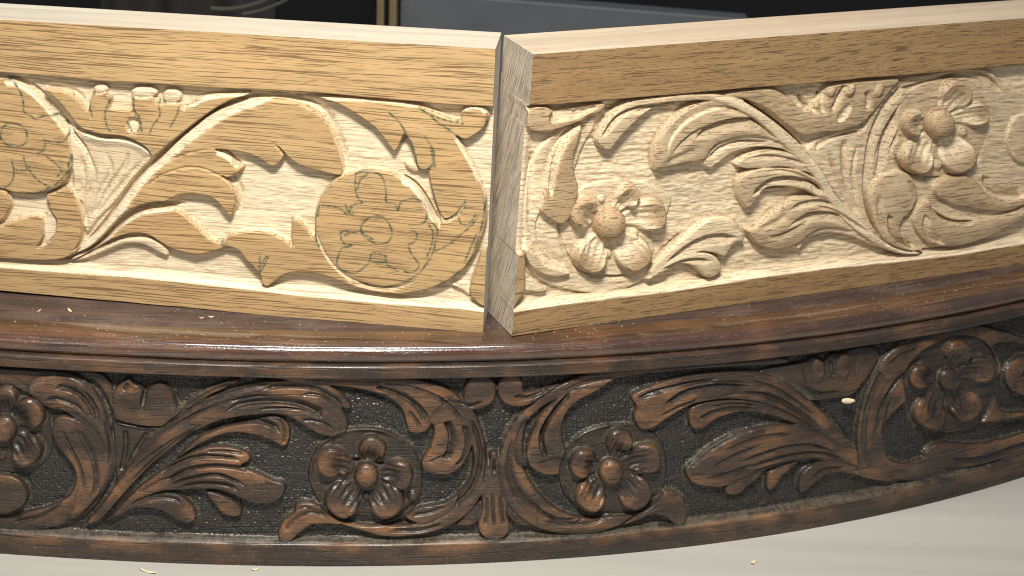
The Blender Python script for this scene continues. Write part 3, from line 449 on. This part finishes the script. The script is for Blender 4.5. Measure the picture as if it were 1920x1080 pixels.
def pale_wood(name, planed, fresh, pore, off, rot, dens=.56, porelen=38, py=1500, crease_shade=.5, bump=.55):
    m = NT(name); a = attr(m, 'm1')
    warp = m.noise(m.coords((5, 18, 18), (0, 0, rot), off), 1, 2)
    bc = m.coords((1, 1, 1), (0, 0, rot), off)
    wv = m.n('ShaderNodeVectorMath', operation='MULTIPLY_ADD', i_0=(warp, 1), i_1=(0, .012, .004), i_2=bc)
    def cs(x, y, z): return m.n('ShaderNodeVectorMath', operation='MULTIPLY', i_0=wv, i_1=(x, y, z))
    broad = m.noise(cs(5, 130, 80), 1, 5, .65); fine = m.noise(cs(45, 1900, 900), 1, 3, .6); tone = m.noise(cs(12, 25, 25), 1, 2)
    pores = m.noise(cs(porelen, py, 800), 1, 2, .5); pores2 = m.noise(cs(porelen*2.6, py*1.5, 1100), 1, 1, .5)
    pm = m.math('MAXIMUM', m.ramp(pores, dens, dens+.06), m.math('MULTIPLY', m.ramp(pores2, dens+.04, dens+.12), .75))
    c1 = m.mix(m.ramp(broad, .3, .7), tuple(v*.80 for v in planed), tuple(min(1, v*1.2) for v in planed))
    c1 = m.mix(m.ramp(tone, .35, .7), c1, m.mix(.5, c1, (planed[0]*1.05, planed[1]*.92, planed[2]*.85)))
    c2 = m.mix(m.ramp(broad, .3, .7), tuple(v*.88 for v in fresh), tuple(min(1, v*1.08) for v in fresh))
    fuzz = m.noise(cs(180, 900, 900), 1, 3, .7)
    cutm = m.math('ADD', (a, 0), m.math('MULTIPLY', m.math('SUBTRACT', fuzz, .5), m.math('MULTIPLY', m.math('MULTIPLY', (a, 0), m.math('SUBTRACT', 1., (a, 0))), 1.3)))
    cutm.use_clamp = True
    c = m.mix(cutm, c1, c2)
    pstr = m.math('MULTIPLY', pm, m.ramp(cutm, 0, 1, .95, .5))
    c = m.mix(pstr, c, pore)
    c = m.mix(m.math('MULTIPLY', m.ramp(fine, .35, .75), .22), c, (planed[0]*.5, planed[1]*.45, planed[2]*.4))
    # shade of creases and undercut edges, painted into the colour as brown
    c = m.mix(m.math('MULTIPLY', m.ramp((a, 1), .3, 1.), crease_shade), c, (.20, .125, .065))
    ik = m.math('MULTIPLY', (a, 2), m.ramp(m.noise(cs(500, 1400, 900), 1, 2, .7), .2, .5)); ik.use_clamp = True
    c = m.mix(ik, c, (.014, .065, .045))
    m.t.links.new(c.outputs[2], m.b.inputs['Base Color'])
    m.b.inputs['Roughness'].default_value = .62; m.b.inputs['Specular IOR Level'].default_value = .3
    rough = m.noise(cs(420, 900, 900), 1, 4, .7)
    hh = m.math('SUBTRACT', m.math('MULTIPLY', rough, m.ramp(cutm, 0, 1, .2, .8)), m.math('MULTIPLY', pm, .9))
    hh = m.math('ADD', hh, m.math('MULTIPLY', fine, .35))
    bp = m.n('ShaderNodeBump', i_Height=hh, i_Strength=bump, i_Distance=.0004); m.link(bp, 'Normal'); return m.m
def dark_wood(name, sheen=False):
    m = NT(name); a = attr(m, 'm1'); b = attr(m, 'm2')
    warp = m.noise(m.coords((4, 12, 12)), 1, 2); bc = m.coords((1, 1, 1))
    wv = m.n('ShaderNodeVectorMath', operation='MULTIPLY_ADD', i_0=(warp, 1), i_1=(0, .010, .004), i_2=bc)
    def cs(x, y, z): return m.n('ShaderNodeVectorMath', operation='MULTIPLY', i_0=wv, i_1=(x, y, z))
    broad = m.noise(cs(7, 160, 160), 1, 4, .65); streak = m.noise(cs(30, 1300, 900), 1, 3, .6); patch = m.noise(cs(38, 60, 60), 1, 3, .6); fine = m.noise(cs(900, 900, 900), 1, 2, .7)
    dark, mid, worn = (.012, .009, .008), (.050, .032, .024), (.31, .145, .058)
    if sheen == 1: dark, mid, worn = (.022, .009, .006), (.090, .034, .016), (.24, .10, .04)
    if sheen == 2: dark, mid, worn = (.024, .014, .012), (.085, .048, .038), (.20, .14, .115)
    c = m.mix(m.ramp(broad, .32, .68), dark, mid)
    # wear: rubbed high places show brown wood
    wm = m.math('MULTIPLY', (b, 1), m.ramp(patch, .44, .66, .10, 1)); wm = m.math('MULTIPLY', wm, m.ramp(streak, .30, .60, .25, 1)); wm.use_clamp = True
    c = m.mix(wm, c, worn)
    c = m.mix(m.math('MULTIPLY', m.ramp(streak, .54, .62), .85), c, (.010, .007, .006))
    # black wax on the punched ground
    c = m.mix(m.math('MULTIPLY', (b, 0), .75), c, (.020, .019, .019))
    # dust: greenish grey in the crevices and specks
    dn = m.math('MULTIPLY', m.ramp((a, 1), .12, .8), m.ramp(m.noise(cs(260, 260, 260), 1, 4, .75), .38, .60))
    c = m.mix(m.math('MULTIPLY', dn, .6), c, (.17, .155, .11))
    c = m.mix(m.math('MULTIPLY', (a, 2), m.ramp(m.noise(cs(420, 420, 420), 1, 3, .8), .35, .6, .25, .85)), c, (.20, .18, .125))
    sp = m.math('MULTIPLY', m.ramp(fine, .62, .70), m.ramp(patch, .3, .6, .2, .9)); c = m.mix(m.math('MULTIPLY', sp, .6), c, (.24, .21, .15))
    m.t.links.new(c.outputs[2], m.b.inputs['Base Color'])
    m.b.inputs['Roughness'].default_value = .42; 
    rg = m.ramp(streak, .3, .7, (.26, .15, .36)[int(sheen)], (.55, .30, .6)[int(sheen)]); m.link(rg, 'Roughness')
    m.b.inputs['Specular IOR Level'].default_value = .6
    if sheen == 1: m.b.inputs['Coat Weight'].default_value = 1.0; m.b.inputs['Coat Roughness'].default_value = .09; m.b.inputs['Coat IOR'].default_value = 1.85
    # punch marks in rows on the ground
    pc = m.n('ShaderNodeVectorMath', operation='MULTIPLY', i_0=bc, i_1=(1/.0017, 1/.00125, 0.))
    vo = m.n('ShaderNodeTexVoronoi', feature='F1', i_Vector=pc, i_Scale=1.0, i_Randomness=.55)
    pu = m.math('MULTIPLY', m.ramp((vo, 'Distance'), .15, .55), (b, 0))
    h = m.math('ADD', m.math('MULTIPLY', pu, .4), m.math('MULTIPLY', fine, .35)); h = m.math('SUBTRACT', h, m.math('MULTIPLY', m.ramp(streak, .55, .66), .6))
    bp = m.n('ShaderNodeBump', i_Height=h, i_Strength=.45 if sheen == 1 else .75, i_Distance=.00045); m.link(bp, 'Normal'); return m.m
def plain(name, col, rough=.6, spec=.4, nz=None, var=.12):
    m = NT(name); tc = m.n('ShaderNodeTexCoord'); mp = m.n('ShaderNodeMapping', i_Vector=(tc, 'Object'), i_Scale=nz or (20, 20, 20)); nn = m.n('ShaderNodeTexNoise', i_Vector=mp, i_Scale=1., i_Detail=4.)
    c = m.mix(m.ramp(nn, .3, .7), tuple(v*(1-var) for v in col), tuple(min(1, v*(1+var)) for v in col)); m.t.links.new(c.outputs[2], m.b.inputs['Base Color'])
    m.b.inputs['Roughness'].default_value = rough; m.b.inputs['Specular IOR Level'].default_value = spec; return m.m
MAT = dict(
    left=pale_wood('tan_oak_left', (.53, .36, .175), (.84, .705, .50), (.20, .115, .055), (0, 0, 0), .012, dens=.555, porelen=32, py=1700, crease_shade=.2, bump=.35),
    right=pale_wood('tan_oak_right', (.355, .228, .108), (.86, .70, .48), (.15, .085, .045), (.7, .3, .1), -.012, dens=.575, porelen=75, py=1800, crease_shade=.6, bump=.45),
    end=pale_wood('end_grain', (.68, .60, .48), (.6, .5, .4), (.26, .205, .15), (.2, .9, 0), 1.15, dens=.53, porelen=70, py=2300, bump=.25),
    endl=plain('sanded_end', (.52, .49, .45), .7, .3, (400, 400, 90)),
    top=pale_wood('pale_edge', (.54, .49, .39), (.8, .7, .55), (.5, .38, .26), (.1, .5, .2), .01, dens=.62, bump=.2),
    topr=pale_wood('pale_edge_right', (.56, .455, .33), (.8, .7, .5), (.45, .33, .22), (.5, .1, .9), .01, dens=.60, bump=.25),
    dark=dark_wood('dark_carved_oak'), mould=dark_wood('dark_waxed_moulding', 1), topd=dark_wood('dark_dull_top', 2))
# ================================================================== mesh building
def tag(o, label=None, cat=None, group=None, kind=None):
    if label: o['label'] = label
    if cat: o['category'] = cat
    if group: o['group'] = group
    if kind: o['kind'] = kind
    return o
def empty(name, loc, **k):
    o = bpy.data.objects.new(name, None); SC.collection.objects.link(o); o.location = loc; o.empty_display_size = .02; return tag(o, **k)
def mesh(name, V, F, mat, parent=None, nrm=None, attrs={}, smooth=True):
    V = np.asarray(V, np.float32); F = np.asarray(F, np.int32); me = bpy.data.meshes.new(name)
    base = np.array(parent.matrix_world.translation if False else ROOTLOC.get(rootof(parent), (0, 0, 0)) if parent else (0, 0, 0), np.float32)
    me.vertices.add(len(V)); me.vertices.foreach_set('co', (V-base).ravel()); k = F.shape[1]
    me.loops.add(F.size); me.loops.foreach_set('vertex_index', F.ravel()); me.polygons.add(len(F))
    me.polygons.foreach_set('loop_start', np.arange(0, F.size, k, dtype=np.int32)); me.polygons.foreach_set('use_smooth', np.full(len(F), smooth))
    me.update(calc_edges=True)
    for an, (typ, data) in attrs.items():
        at = me.attributes.new(an, typ, 'POINT'); at.data.foreach_set('color' if typ == 'FLOAT_COLOR' else 'vector', np.asarray(data, np.float32).ravel())
    me.materials.append(mat); 
    if nrm is not None: me.normals_split_custom_set_from_vertices(np.asarray(nrm, np.float32).tolist())
    o = bpy.data.objects.new(name, me); SC.collection.objects.link(o)
    if parent: o.parent = parent
    return o
ROOTLOC = {}
def rootof(o):
    while o is not None and o.parent: o = o.parent
    return o.name if o else None
def root(name, loc, **k):
    o = empty(name, loc, **k); ROOTLOC[o.name] = tuple(loc); return o
def sample(A, S, px):
    x = np.clip(px[..., 0]-S.x0, 0, S.sh[1]-1.001); y = np.clip(px[..., 1]-S.y0, 0, S.sh[0]-1.001)
    i, j = y.astype(int), x.astype(int); fy, fx = y-i, x-j
    return (A[i, j]*(1-fy)+A[i+1, j]*fy)*(1-fx)+(A[i, j+1]*(1-fy)+A[i+1, j+1]*fy)*fx
def relief(S, base, nrm, bcx, bcy, mat, parent, soft=.55, hs=1., bcz=1.2):
    """base: (R, C, 3) points of the uncarved face, nrm: outward normals; carved depth read from the sheet"""
    px = proj(base); H = blur(S.h, soft)
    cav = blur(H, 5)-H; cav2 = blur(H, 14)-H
    h = sample(H, S, px)*hs; R, C = h.shape
    pos = base+nrm*(h*PX)[..., None]
    du = np.gradient(pos, axis=1); dv = np.gradient(pos, axis=0); N = np.cross(dv, du); N /= np.linalg.norm(N, axis=-1, keepdims=True)
    if (N*nrm).sum() < 0: N = -N
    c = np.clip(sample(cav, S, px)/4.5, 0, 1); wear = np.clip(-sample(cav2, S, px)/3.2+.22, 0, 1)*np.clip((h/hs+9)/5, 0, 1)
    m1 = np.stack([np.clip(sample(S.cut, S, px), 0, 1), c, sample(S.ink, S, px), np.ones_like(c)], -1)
    m2 = np.stack([sample(S.gr, S, px), wear, np.zeros_like(c), np.ones_like(c)], -1)
    bc = np.stack([bcx, bcy, -h*PX*bcz], -1)
    idx = np.arange(R*C).reshape(R, C); F = np.stack([idx[:-1, :-1], idx[1:, :-1], idx[1:, 1:], idx[:-1, 1:]], -1).reshape(-1, 4)
    cx = .25*(px[:-1, :-1]+px[1:, :-1]+px[1:, 1:]+px[:-1, 1:]); li = np.clip(np.rint(cx[..., 1]-S.y0).astype(int), 0, S.sh[0]-1); lj = np.clip(np.rint(cx[..., 0]-S.x0).astype(int), 0, S.sh[1]-1)
    LB = S.lab[li, lj].reshape(-1); obs = {}
    e = pos[0, 0]-pos[1, 0]
    if np.dot(np.cross(pos[1, 0]-pos[0, 0], pos[0, 1]-pos[0, 0]), nrm[0, 0]) < 0: F = F[:, ::-1]
    f = lambda a: a.reshape(R*C, -1)
    for k, (nm, par, lab) in enumerate(S.names):
        sel = F[LB == k]
        if len(sel) == 0 and not any(p == k for _, p, _ in S.names): continue
        p = obs.get(par, parent) if par is not None else parent
        if len(sel) < 3:
            o = bpy.data.objects.new(nm, None); SC.collection.objects.link(o); o.parent = p
        else:
            u, inv = np.unique(sel, return_inverse=True)
            o = mesh(nm, f(pos)[u], inv.reshape(-1, 4), mat, p, f(N)[u], {'m1': ('FLOAT_COLOR', f(m1)[u]), 'm2': ('FLOAT_COLOR', f(m2)[u]), 'bc': ('FLOAT_VECTOR', f(bc)[u])})
        if lab: o['label'] = lab
        obs[k] = o
    return pos
def flatmesh(name, V, F, mat, parent, bc, cut=0., smooth=False):
    n = len(V); m1 = np.tile([cut, 0, 0, 1], (n, 1)); m2 = np.tile([0, .5, 0, 1], (n, 1))
    return mesh(name, V, F, mat, parent, None, {'m1': ('FLOAT_COLOR', m1), 'm2': ('FLOAT_COLOR', m2), 'bc': ('FLOAT_VECTOR', bc)}, smooth)
# ================================================================== the two pale boards
def board(side, S, xyA, quad, back, mats, label):
    x0, y0, an = xyA; nin = np.array([-math.sin(an), math.cos(an), 0]); dr = np.array([math.cos(an), math.sin(an), 0]); o0 = np.array([x0, y0, 0])
    def onp(px, py):
        d = ray(px, py); t = (o0@nin)/(d@nin); return d*t[..., None]+np.array([0, 0, CAMZ])
    TL, TR, BL, BR = [onp(*q) for q in quad]
    zt = HT+HB
    for q in (TL, TR): q[:] = q+(np.array([0, 0, 1.]))*0
    nc, nr = int((quad[1][0]-quad[0][0])/1.5), 365
    s = np.linspace(0, 1, nc); t = np.linspace(0, 1, nr)[:, None, None]
    if side == 'L': TLb, BLb = TL, BL
    top = TL+(TR-TL)*s[:, None]; bot = BL+(BR-BL)*s[:, None]; base = top[None]*(1-t)+bot[None]*t
    nrm = np.broadcast_to(-nin, base.shape)
    rt = root('carved_board', tuple((BL+BR)/2), label=label, cat='carved board', group='pale carved boards standing on the apron')
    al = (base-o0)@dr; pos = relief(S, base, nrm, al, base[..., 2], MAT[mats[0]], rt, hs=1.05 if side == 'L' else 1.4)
    # back edge: unprojected on the level of the top
    def onz(px, py, z):
        d = ray(px, py); return d*((z-CAMZ)/d[2])+np.array([0, 0, CAMZ])
    th = .032
    bk = onz(back[0], back[1], TR[2] if side == 'L' else TL[2])
    nearT, nearB = (TR, BR) if side == 'L' else (TL, BL); farT, farB = (TL, BL) if side == 'L' else (TR, BR)
    off = bk-nearT; off[2] = 0; depth = float(off@nin)
    bkT = nearT+off; bkB = nearB+off*1.0; fT = farT+nin*depth; fB = farB+nin*depth
    def strip(A, B, name, mat, bcA, bcB, cut=0.):
        V = np.vstack([A, B]); n = len(A); i = np.arange(n-1); F = np.stack([i, i+1, i+1+n, i+n], -1); return flatmesh(name, V, F, MAT[mat], rt, np.vstack([bcA, bcB]), cut)
    z0 = np.zeros
    # top edge: front line to back line
    A = pos[0]; w_ = np.linspace(0, 1, len(A))[:, None]; l, r = (fT, bkT) if side == 'L' else (bkT, fT); Bk = l*(1-w_)+r*w_
    rows = 10; V = np.concatenate([A*(1-k)+Bk*k for k in np.linspace(0, 1, rows)]); n = len(A)
    idx = np.arange(rows*n).reshape(rows, n); F = np.stack([idx[:-1, :-1], idx[:-1, 1:], idx[1:, 1:], idx[1:, :-1]], -1).reshape(-1, 4)
    if side == 'R' or True:
        bc = np.stack([(V-o0)@dr, (V-o0)@nin, z0(len(V))], -1)
    flatmesh('top_edge', V, F, MAT[mats[1]], rt, bc)
    # end face near the joint
    A = pos[:, -1] if side == 'L' else pos[:, 0]; w_ = np.linspace(0, 1, len(A))[:, None]; Bk = bkT*(1-w_)+bkB*w_
    V = np.concatenate([A*(1-k)+Bk*k for k in np.linspace(0, 1, rows)]); n = len(A); idx = np.arange(rows*n).reshape(rows, n)
    F = np.stack([idx[:-1, :-1], idx[:-1, 1:], idx[1:, 1:], idx[1:, :-1]], -1).reshape(-1, 4)
    ks = np.repeat(np.linspace(0, 1, rows), n)*np.linalg.norm(off); bc = np.stack([ks, V[:, 2], z0(len(V))], -1)
    flatmesh('mitred_end', V, F if side == 'R' else F[:, ::-1], MAT[mats[2]], rt, bc)
    # far end, back and underside
    A = pos[:, 0] if side == 'L' else pos[:, -1]; Bk = fT*(1-w_)+fB*w_
    strip(A, Bk, 'far_end', mats[1], np.stack([z0(n), A[:, 2], z0(n)], -1), np.stack([z0(n)+.03, A[:, 2], z0(n)], -1))
    V = np.array([bkT, fT, fB, bkB]); flatmesh('back_face', V, [[0, 1, 2, 3]], MAT[mats[1]], rt, np.stack([(V-o0)@dr, V[:, 2], z0(4)], -1))
    V = np.array([nearB, farB, fB, bkB]); flatmesh('underside', V, [[0, 1, 2, 3]], MAT[mats[1]], rt, np.stack([(V-o0)@dr, (V-o0)@nin, z0(4)], -1))
    return rt
f8 = lambda a, b: (np.float64(a), np.float64(b))
board('L', carve_left(), (-.01125, .77212, -.10328), (f8(-180, 26), f8(929, 92), f8(-180, 527.5), f8(905, 628)), f8(940, 61), ('left', 'top', 'endl'),
      'pale tan board on the left with flat cut-out leaves and flowers drawn in green pen')
board('R', carve_right(), (.00283, .77012, .45749), (f8(1000, 102), f8(2110, 20), f8(960, 630), f8(2110, 468)), f8(945, 66), ('right', 'topr', 'end'),
      'pale tan board on the right with fully modelled rounded leaves and flowers')
# ================================================================== dark apron
def apron():
    rt = root('carved_apron', (0, plan(0), 0), label='dark brown curved furniture apron with worn carved leaves and a glossy rounded moulding', cat='carved apron')
    X = np.linspace(-.34, .34, 1900); Z = np.linspace(H1, 0, 330)
    nx = dplan(X); L = np.sqrt(nx**2+1); arc = np.concatenate([[0], np.cumsum(np.hypot(np.diff(X), np.diff(plan(X))))])
    base = np.zeros((len(Z), len(X), 3)); base[..., 0] = X; base[..., 1] = plan(X); base[..., 2] = Z[:, None]
    nrm = np.zeros_like(base); nrm[..., 0] = nx/L; nrm[..., 1] = -1/L
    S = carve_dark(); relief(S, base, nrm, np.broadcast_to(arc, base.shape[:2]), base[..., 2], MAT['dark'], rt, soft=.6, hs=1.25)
    def sweep(name, prof, mat, sub=5, wob=True):
        p = spl(np.array(prof, float), False, sub) if sub > 1 else np.array(prof, float)
        xs = np.linspace(-.37, .36, 500); n_ = dplan(xs); l = np.sqrt(n_**2+1); ar = np.interp(xs, X, arc); o = p[:, 0]*.001; z = H1+p[:, 1]*.001
        V = np.zeros((len(p), len(xs), 3)); jit = noise((1, len(xs)), 12, .01, 4)[0]*.00008
        V[..., 0] = xs+(n_/l)*(o[:, None]+jit); V[..., 1] = plan(xs)-(1/l)*(o[:, None]+jit); V[..., 2] = z[:, None]
        pl_ = np.concatenate([[0], np.cumsum(np.hypot(np.diff(o), np.diff(z)))])
        bc = np.stack(np.broadcast_arrays(ar[None], pl_[:, None]+.2, np.zeros((1, 1))), -1).reshape(-1, 3)
        idx = np.arange(V.shape[0]*V.shape[1]).reshape(V.shape[:2]); F = np.stack([idx[:-1, :-1], idx[:-1, 1:], idx[1:, 1:], idx[1:, :-1]], -1).reshape(-1, 4)
        return flatmesh(name, V.reshape(-1, 3), F, mat, rt, bc, smooth=True)
    sweep('moulding_fillet', [(-5, .02), (.6, .02), (1.5, .1), (2.0, .5), (2.1, 1.5), (2.1, 4.6), (1.9, 5.4), (1.0, 5.9), (-1.0, 6.1), (-1.6, 6.3)], MAT['dark'])
    sweep('rounded_moulding', [(-1.6, 6.3), (-1.0, 6.6), (-.3, 7.5), (0, 9.0), (-.1, 10.6), (-.7, 12.0), (-2.2, 13.3), (-4.8, 14.25), (-8.5, 14.8), (-15, 14.98)], MAT['mould'], 6)
    sweep('top_board', [(-15, 14.98), (-25, 14.97), (-50, 14.96), (-88, 14.95), (-118, 14.94)], MAT['topd'], 4)
    sweep('back_face', [(-118, 14.94), (-118, -40), (-118, -90)], MAT['dark'], 1)
apron()
# ================================================================== bench and everything behind
def boxmesh(name, c, size, mat, parent=None, rz=0, bevel=.002):
    import bmesh
    bm = bmesh.new(); bmesh.ops.create_cube(bm, size=1)
    for v in bm.verts: v.co = Vector((v.co.x*size[0], v.co.y*size[1], v.co.z*size[2]))
    bmesh.ops.bevel(bm, geom=bm.edges[:]+bm.verts[:], offset=bevel, segments=2, affect='EDGES')
    me = bpy.data.meshes.new(name); bm.to_mesh(me); bm.free(); me.materials.append(mat)
    o = bpy.data.objects.new(name, me); SC.collection.objects.link(o); o.location = c; o.rotation_euler.z = rz
    if parent: o.parent = parent
    return o
BN = plain('pale_bench_top', (.43, .41, .365), .45, .4, (2, 30, 30), .13)
t = boxmesh('workbench_top', (0, .78, -.02), (2.4, 1.5, .04), BN); tag(t, kind='structure', label='pale cream workbench top under the apron')
def behind(px, py, y): d = ray(np.float64(px), np.float64(py)); return d*(y/d[1])+np.array([0, 0, CAMZ])
gm = plain('grey_case', (.105, .11, .12), .55, .4); bk = plain('black_case', (.006, .006, .007), .6, .3); gd = plain('gilt_wood', (.22, .16, .09), .5, .4, (60, 4, 200)); dm = plain('dark_brown_wood', (.014, .011, .009), .6, .3)
cl = plain('dark_cloth', (.03, .026, .024), .9, .1)
Y = 1.32
# grey flat case standing behind the joint of the boards
a = behind(750, 30, Y); b = behind(1350, 35, Y)
g = root('grey_panel', (float((a[0]+b[0])/2), Y+.02, 0), label='flat grey panel standing behind the meeting ends of the boards', cat='panel')
V = []; 
def slab(name, x0, x1, z0, zl, zr, y0, y1, mat, parent):
    V = np.array([[x0, y0, z0], [x1, y0, z0], [x1, y0, zr], [x0, y0, zl], [x0, y1, z0], [x1, y1, z0], [x1, y1, zr], [x0, y1, zl]]); F = [[0, 1, 2, 3], [5, 4, 7, 6], [3, 2, 6, 7], [1, 5, 6, 2], [4, 0, 3, 7], [0, 4, 5, 1]]
    o = mesh(name, V, F, mat, parent, smooth=False); md = o.modifiers.new('b', 'BEVEL'); md.width = .0015; md.segments = 2; return o
zl = behind(850, -2, Y)[2]; zr = behind(1340, 33, Y)[2]
slab('panel_face', a[0], b[0]+.02, 0, zl+.004, zr, Y, Y+.018, gm, g); slab('panel_edge', a[0]-.003, a[0]-.0002, 0, zl+.004, zl+.004, Y-.001, Y+.019, bk, g)
for k, (xa, xb) in enumerate(((708, 722), (731, 745))):
    p0, p1 = behind(xa, 30, Y-.02), behind(xb, 30, Y-.02)
    r_ = root('wooden_strip', (float(p0[0]), Y-.02, 0), label=('narrow gilt wooden strip standing just left of the grey panel', 'narrow gilt wooden strip standing against the edge of the grey panel')[k], cat='wooden strip', group='gilt strips behind the left board')
    slab('strip_body', p0[0], p1[0], 0, .33, .33, Y-.03, Y-.012, gd, r_); slab('strip_bead', p0[0]+.0012, p0[0]+.0028, 0, .33, .33, Y-.0325, Y-.0302, gd, r_)
# tall black cabinet side behind everything
c = root('black_cabinet', (0, 1.5, 0), label='black cabinet front filling the space behind the boards', cat='cabinet')
slab('cabinet_front', -1.1, 1.1, -.02, .9, .9, 1.50, 1.53, bk, c); slab('cabinet_plinth', -1.1, 1.1, -.02, .05, .05, 1.485, 1.4995, dm, c)
# dark folded cloth and a bent cable behind the left board
def tube(name, P, r, mat, parent):
    cu = bpy.data.curves.new(name, 'CURVE'); cu.dimensions = '3D'; cu.bevel_depth = r; cu.bevel_resolution = 3; sp = cu.splines.new('POLY'); q = spl(np.array(P), False, 6)
    sp.points.add(len(q)-1)
    for i, v in enumerate(q): sp.points[i].co = (*v, 1)
    o = bpy.data.objects.new(name, cu); SC.collection.objects.link(o); cu.materials.append(mat)
    dg = bpy.context.evaluated_depsgraph_get(); me = bpy.data.meshes.new_from_object(o.evaluated_get(dg)); bpy.data.objects.remove(o)
    m = bpy.data.objects.new(name, me); SC.collection.objects.link(m); m.parent = parent
    if parent: m.location = -Vector(ROOTLOC[parent.name])
    me.shade_smooth(); return m
def clothmesh():
    a = behind(160, -30, 1.25); b = behind(500, 10, 1.25); n, m_ = 90, 30
    xs = np.linspace(a[0], b[0], n); V = []
    r = root('folded_cloth', (float((a[0]+b[0])/2), 1.26, 0), label='dark folded cloth heaped behind the far left of the left board', cat='cloth')
    for j in range(m_):
        for i in range(n):
            u = j/(m_-1); z = u*(b[2]+.018+.012*math.sin(xs[i]*60)); V.append((xs[i], 1.25+.05*u+.008*math.sin(xs[i]*160+u*5)*u, z))
    idx = np.arange(n*m_).reshape(m_, n); F = np.stack([idx[:-1, :-1], idx[:-1, 1:], idx[1:, 1:], idx[1:, :-1]], -1).reshape(-1, 4)
    o = mesh('cloth_sheet', V, F, cl, r); md = o.modifiers.new('s', 'SOLIDIFY'); md.thickness = .004; return r
clothmesh()
wm = plain('grey_cable', (.06, .055, .045), .6, .3)
w0 = root('cable', tuple(behind(450, 20, 1.2)*np.array([1, 1, 0])), label='thin grey cable looped over the cloth behind the left board', cat='cable')
tube('cable_sheath', [behind(395, 16, 1.2), behind(430, 17, 1.2), behind(470, 10, 1.2), behind(505, -4, 1.2), behind(540, -30, 1.2)], .0016, wm, w0)
tube('cable_end', [behind(455, 26, 1.19), behind(480, 22, 1.19), behind(520, 8, 1.19), behind(560, -14, 1.19)], .0012, wm, w0)
# ================================================================== shavings, chips and dust
chip = plain('pale_shaving', (.75, .62, .42), .7, .2, (900, 900, 900), .2)
def chipmesh(name, c, l, w_, th, rz, curl, mat, parent=None, nz=0):
    n = 7; V = []; 
    for i in range(n):
        u = i/(n-1)-.5; ww = w_*(1-(2*abs(u))**2*.6)*(.85+.3*random.random())
        for sgn in (-1, 1): V.append((u*l, sgn*ww/2, th+curl*(u*2)**2)); 
        for sgn in (-1, 1): V.append((u*l, sgn*ww/2, curl*(u*2)**2))
    F = []
    for i in range(n-1):
        a_ = i*4; b_ = a_+4; F += [[a_, a_+1, b_+1, b_], [a_+3, a_+2, b_+2, b_+3], [a_+2, a_, b_, b_+2], [a_+1, a_+3, b_+3, b_+1]]
    F += [[0, 2, 3, 1], [n*4-4, n*4-3, n*4-1, n*4-2]]
    o = mesh(name, V, F, mat, parent); o.location = c; o.rotation_euler = (0, 0, rz); return o
def onz(px, py, z): d = ray(np.float64(px), np.float64(py)); return d*((z-CAMZ)/d[2])+np.array([0, 0, CAMZ])
for px, py, l, w_, rz, lab in ((131, 583, .0042, .0012, -1.0, 'larger curled pale shaving lying on the dark moulding under the left board'), (73, 584, .003, .0005, 1.3, 'thin upright pale sliver on the dark top near the left edge'), (396, 595, .0022, .0009, .1, 'tiny oval pale wood chip on the dark top below the left board'), (378, 597, .0018, .0006, .2, 'tiny flat pale chip just left of the oval chip on the dark top')):
    tag(chipmesh('wood_chip', tuple(onz(px, py, H1+.01505)), l, w_, .0003, rz, .0004, chip), lab, 'wood chip', 'wood chips on the dark moulding')
# pale chip caught in the carving at the right
def onc(px, py, h=0):
    d = ray(np.float64(px), np.float64(py)); t = .78/d[1]
    for _ in range(20): t -= (t*d[1]-plan(t*d[0]))/(d[1]-dplan(t*d[0])*d[0])
    return d*t+np.array([0, 0, CAMZ])
q = onc(1588, 752); o = chipmesh('wood_chip', tuple(q+np.array([0, .0002, 0])), .0066, .0026, .0006, .35, .0011, chip); o.rotation_euler = (1.15, .1, .35)
tag(o, 'cream wood flake lodged in the dark carving between leaf and right scroll', 'wood chip', 'wood chips on the dark moulding')
for px, py, l, w_, rz, lab in ((277, 1072, .008, .0016, -.4, 'narrow wood shaving on the bench below the left of the apron'), (478, 1068, .003, .002, .3, 'small white crumb on the bench close to the apron'), (1412, 1055, .004, .002, 1.2, 'small tan chip on the bench below the right half of the apron')):
    tag(chipmesh('wood_chip', tuple(onz(px, py, .0002)), l, w_, .0003, rz, .0006, chip), lab, 'wood chip', 'wood chips on the bench')
def dust():
    r = np.random.default_rng(5); V = []; F = []
    def add(c, s):
        b = len(V); a = r.random()*6; 
        for k in range(3): V.append(c+np.array([math.cos(a+k*2.1)*s*(1+r.random()), math.sin(a+k*2.1)*s, .00005]))
        V.append(c+np.array([0, 0, s*.9])); F.extend([[b, b+1, b+3], [b+1, b+2, b+3], [b+2, b, b+3]])
    for i in range(520):
        x = r.uniform(-.26, .30); o_ = -abs(r.normal(0, .02)); n_ = dplan(x); l = math.sqrt(n_**2+1)
        add(np.array([x+n_/l*o_, plan(x)-o_/l*1.0+0.0015, H1+.01499]), r.uniform(.00010, .00028))
    for i in range(160):
        x = r.uniform(-.28, .3); add(np.array([x, plan(x)-r.uniform(.001, .05), 0.0]), r.uniform(.0001, .0003))
    o = mesh('sawdust', V, F, chip, None, smooth=False); tag(o, 'fine pale sawdust specks scattered on the dark moulding and bench', 'sawdust', kind='stuff')
dust()
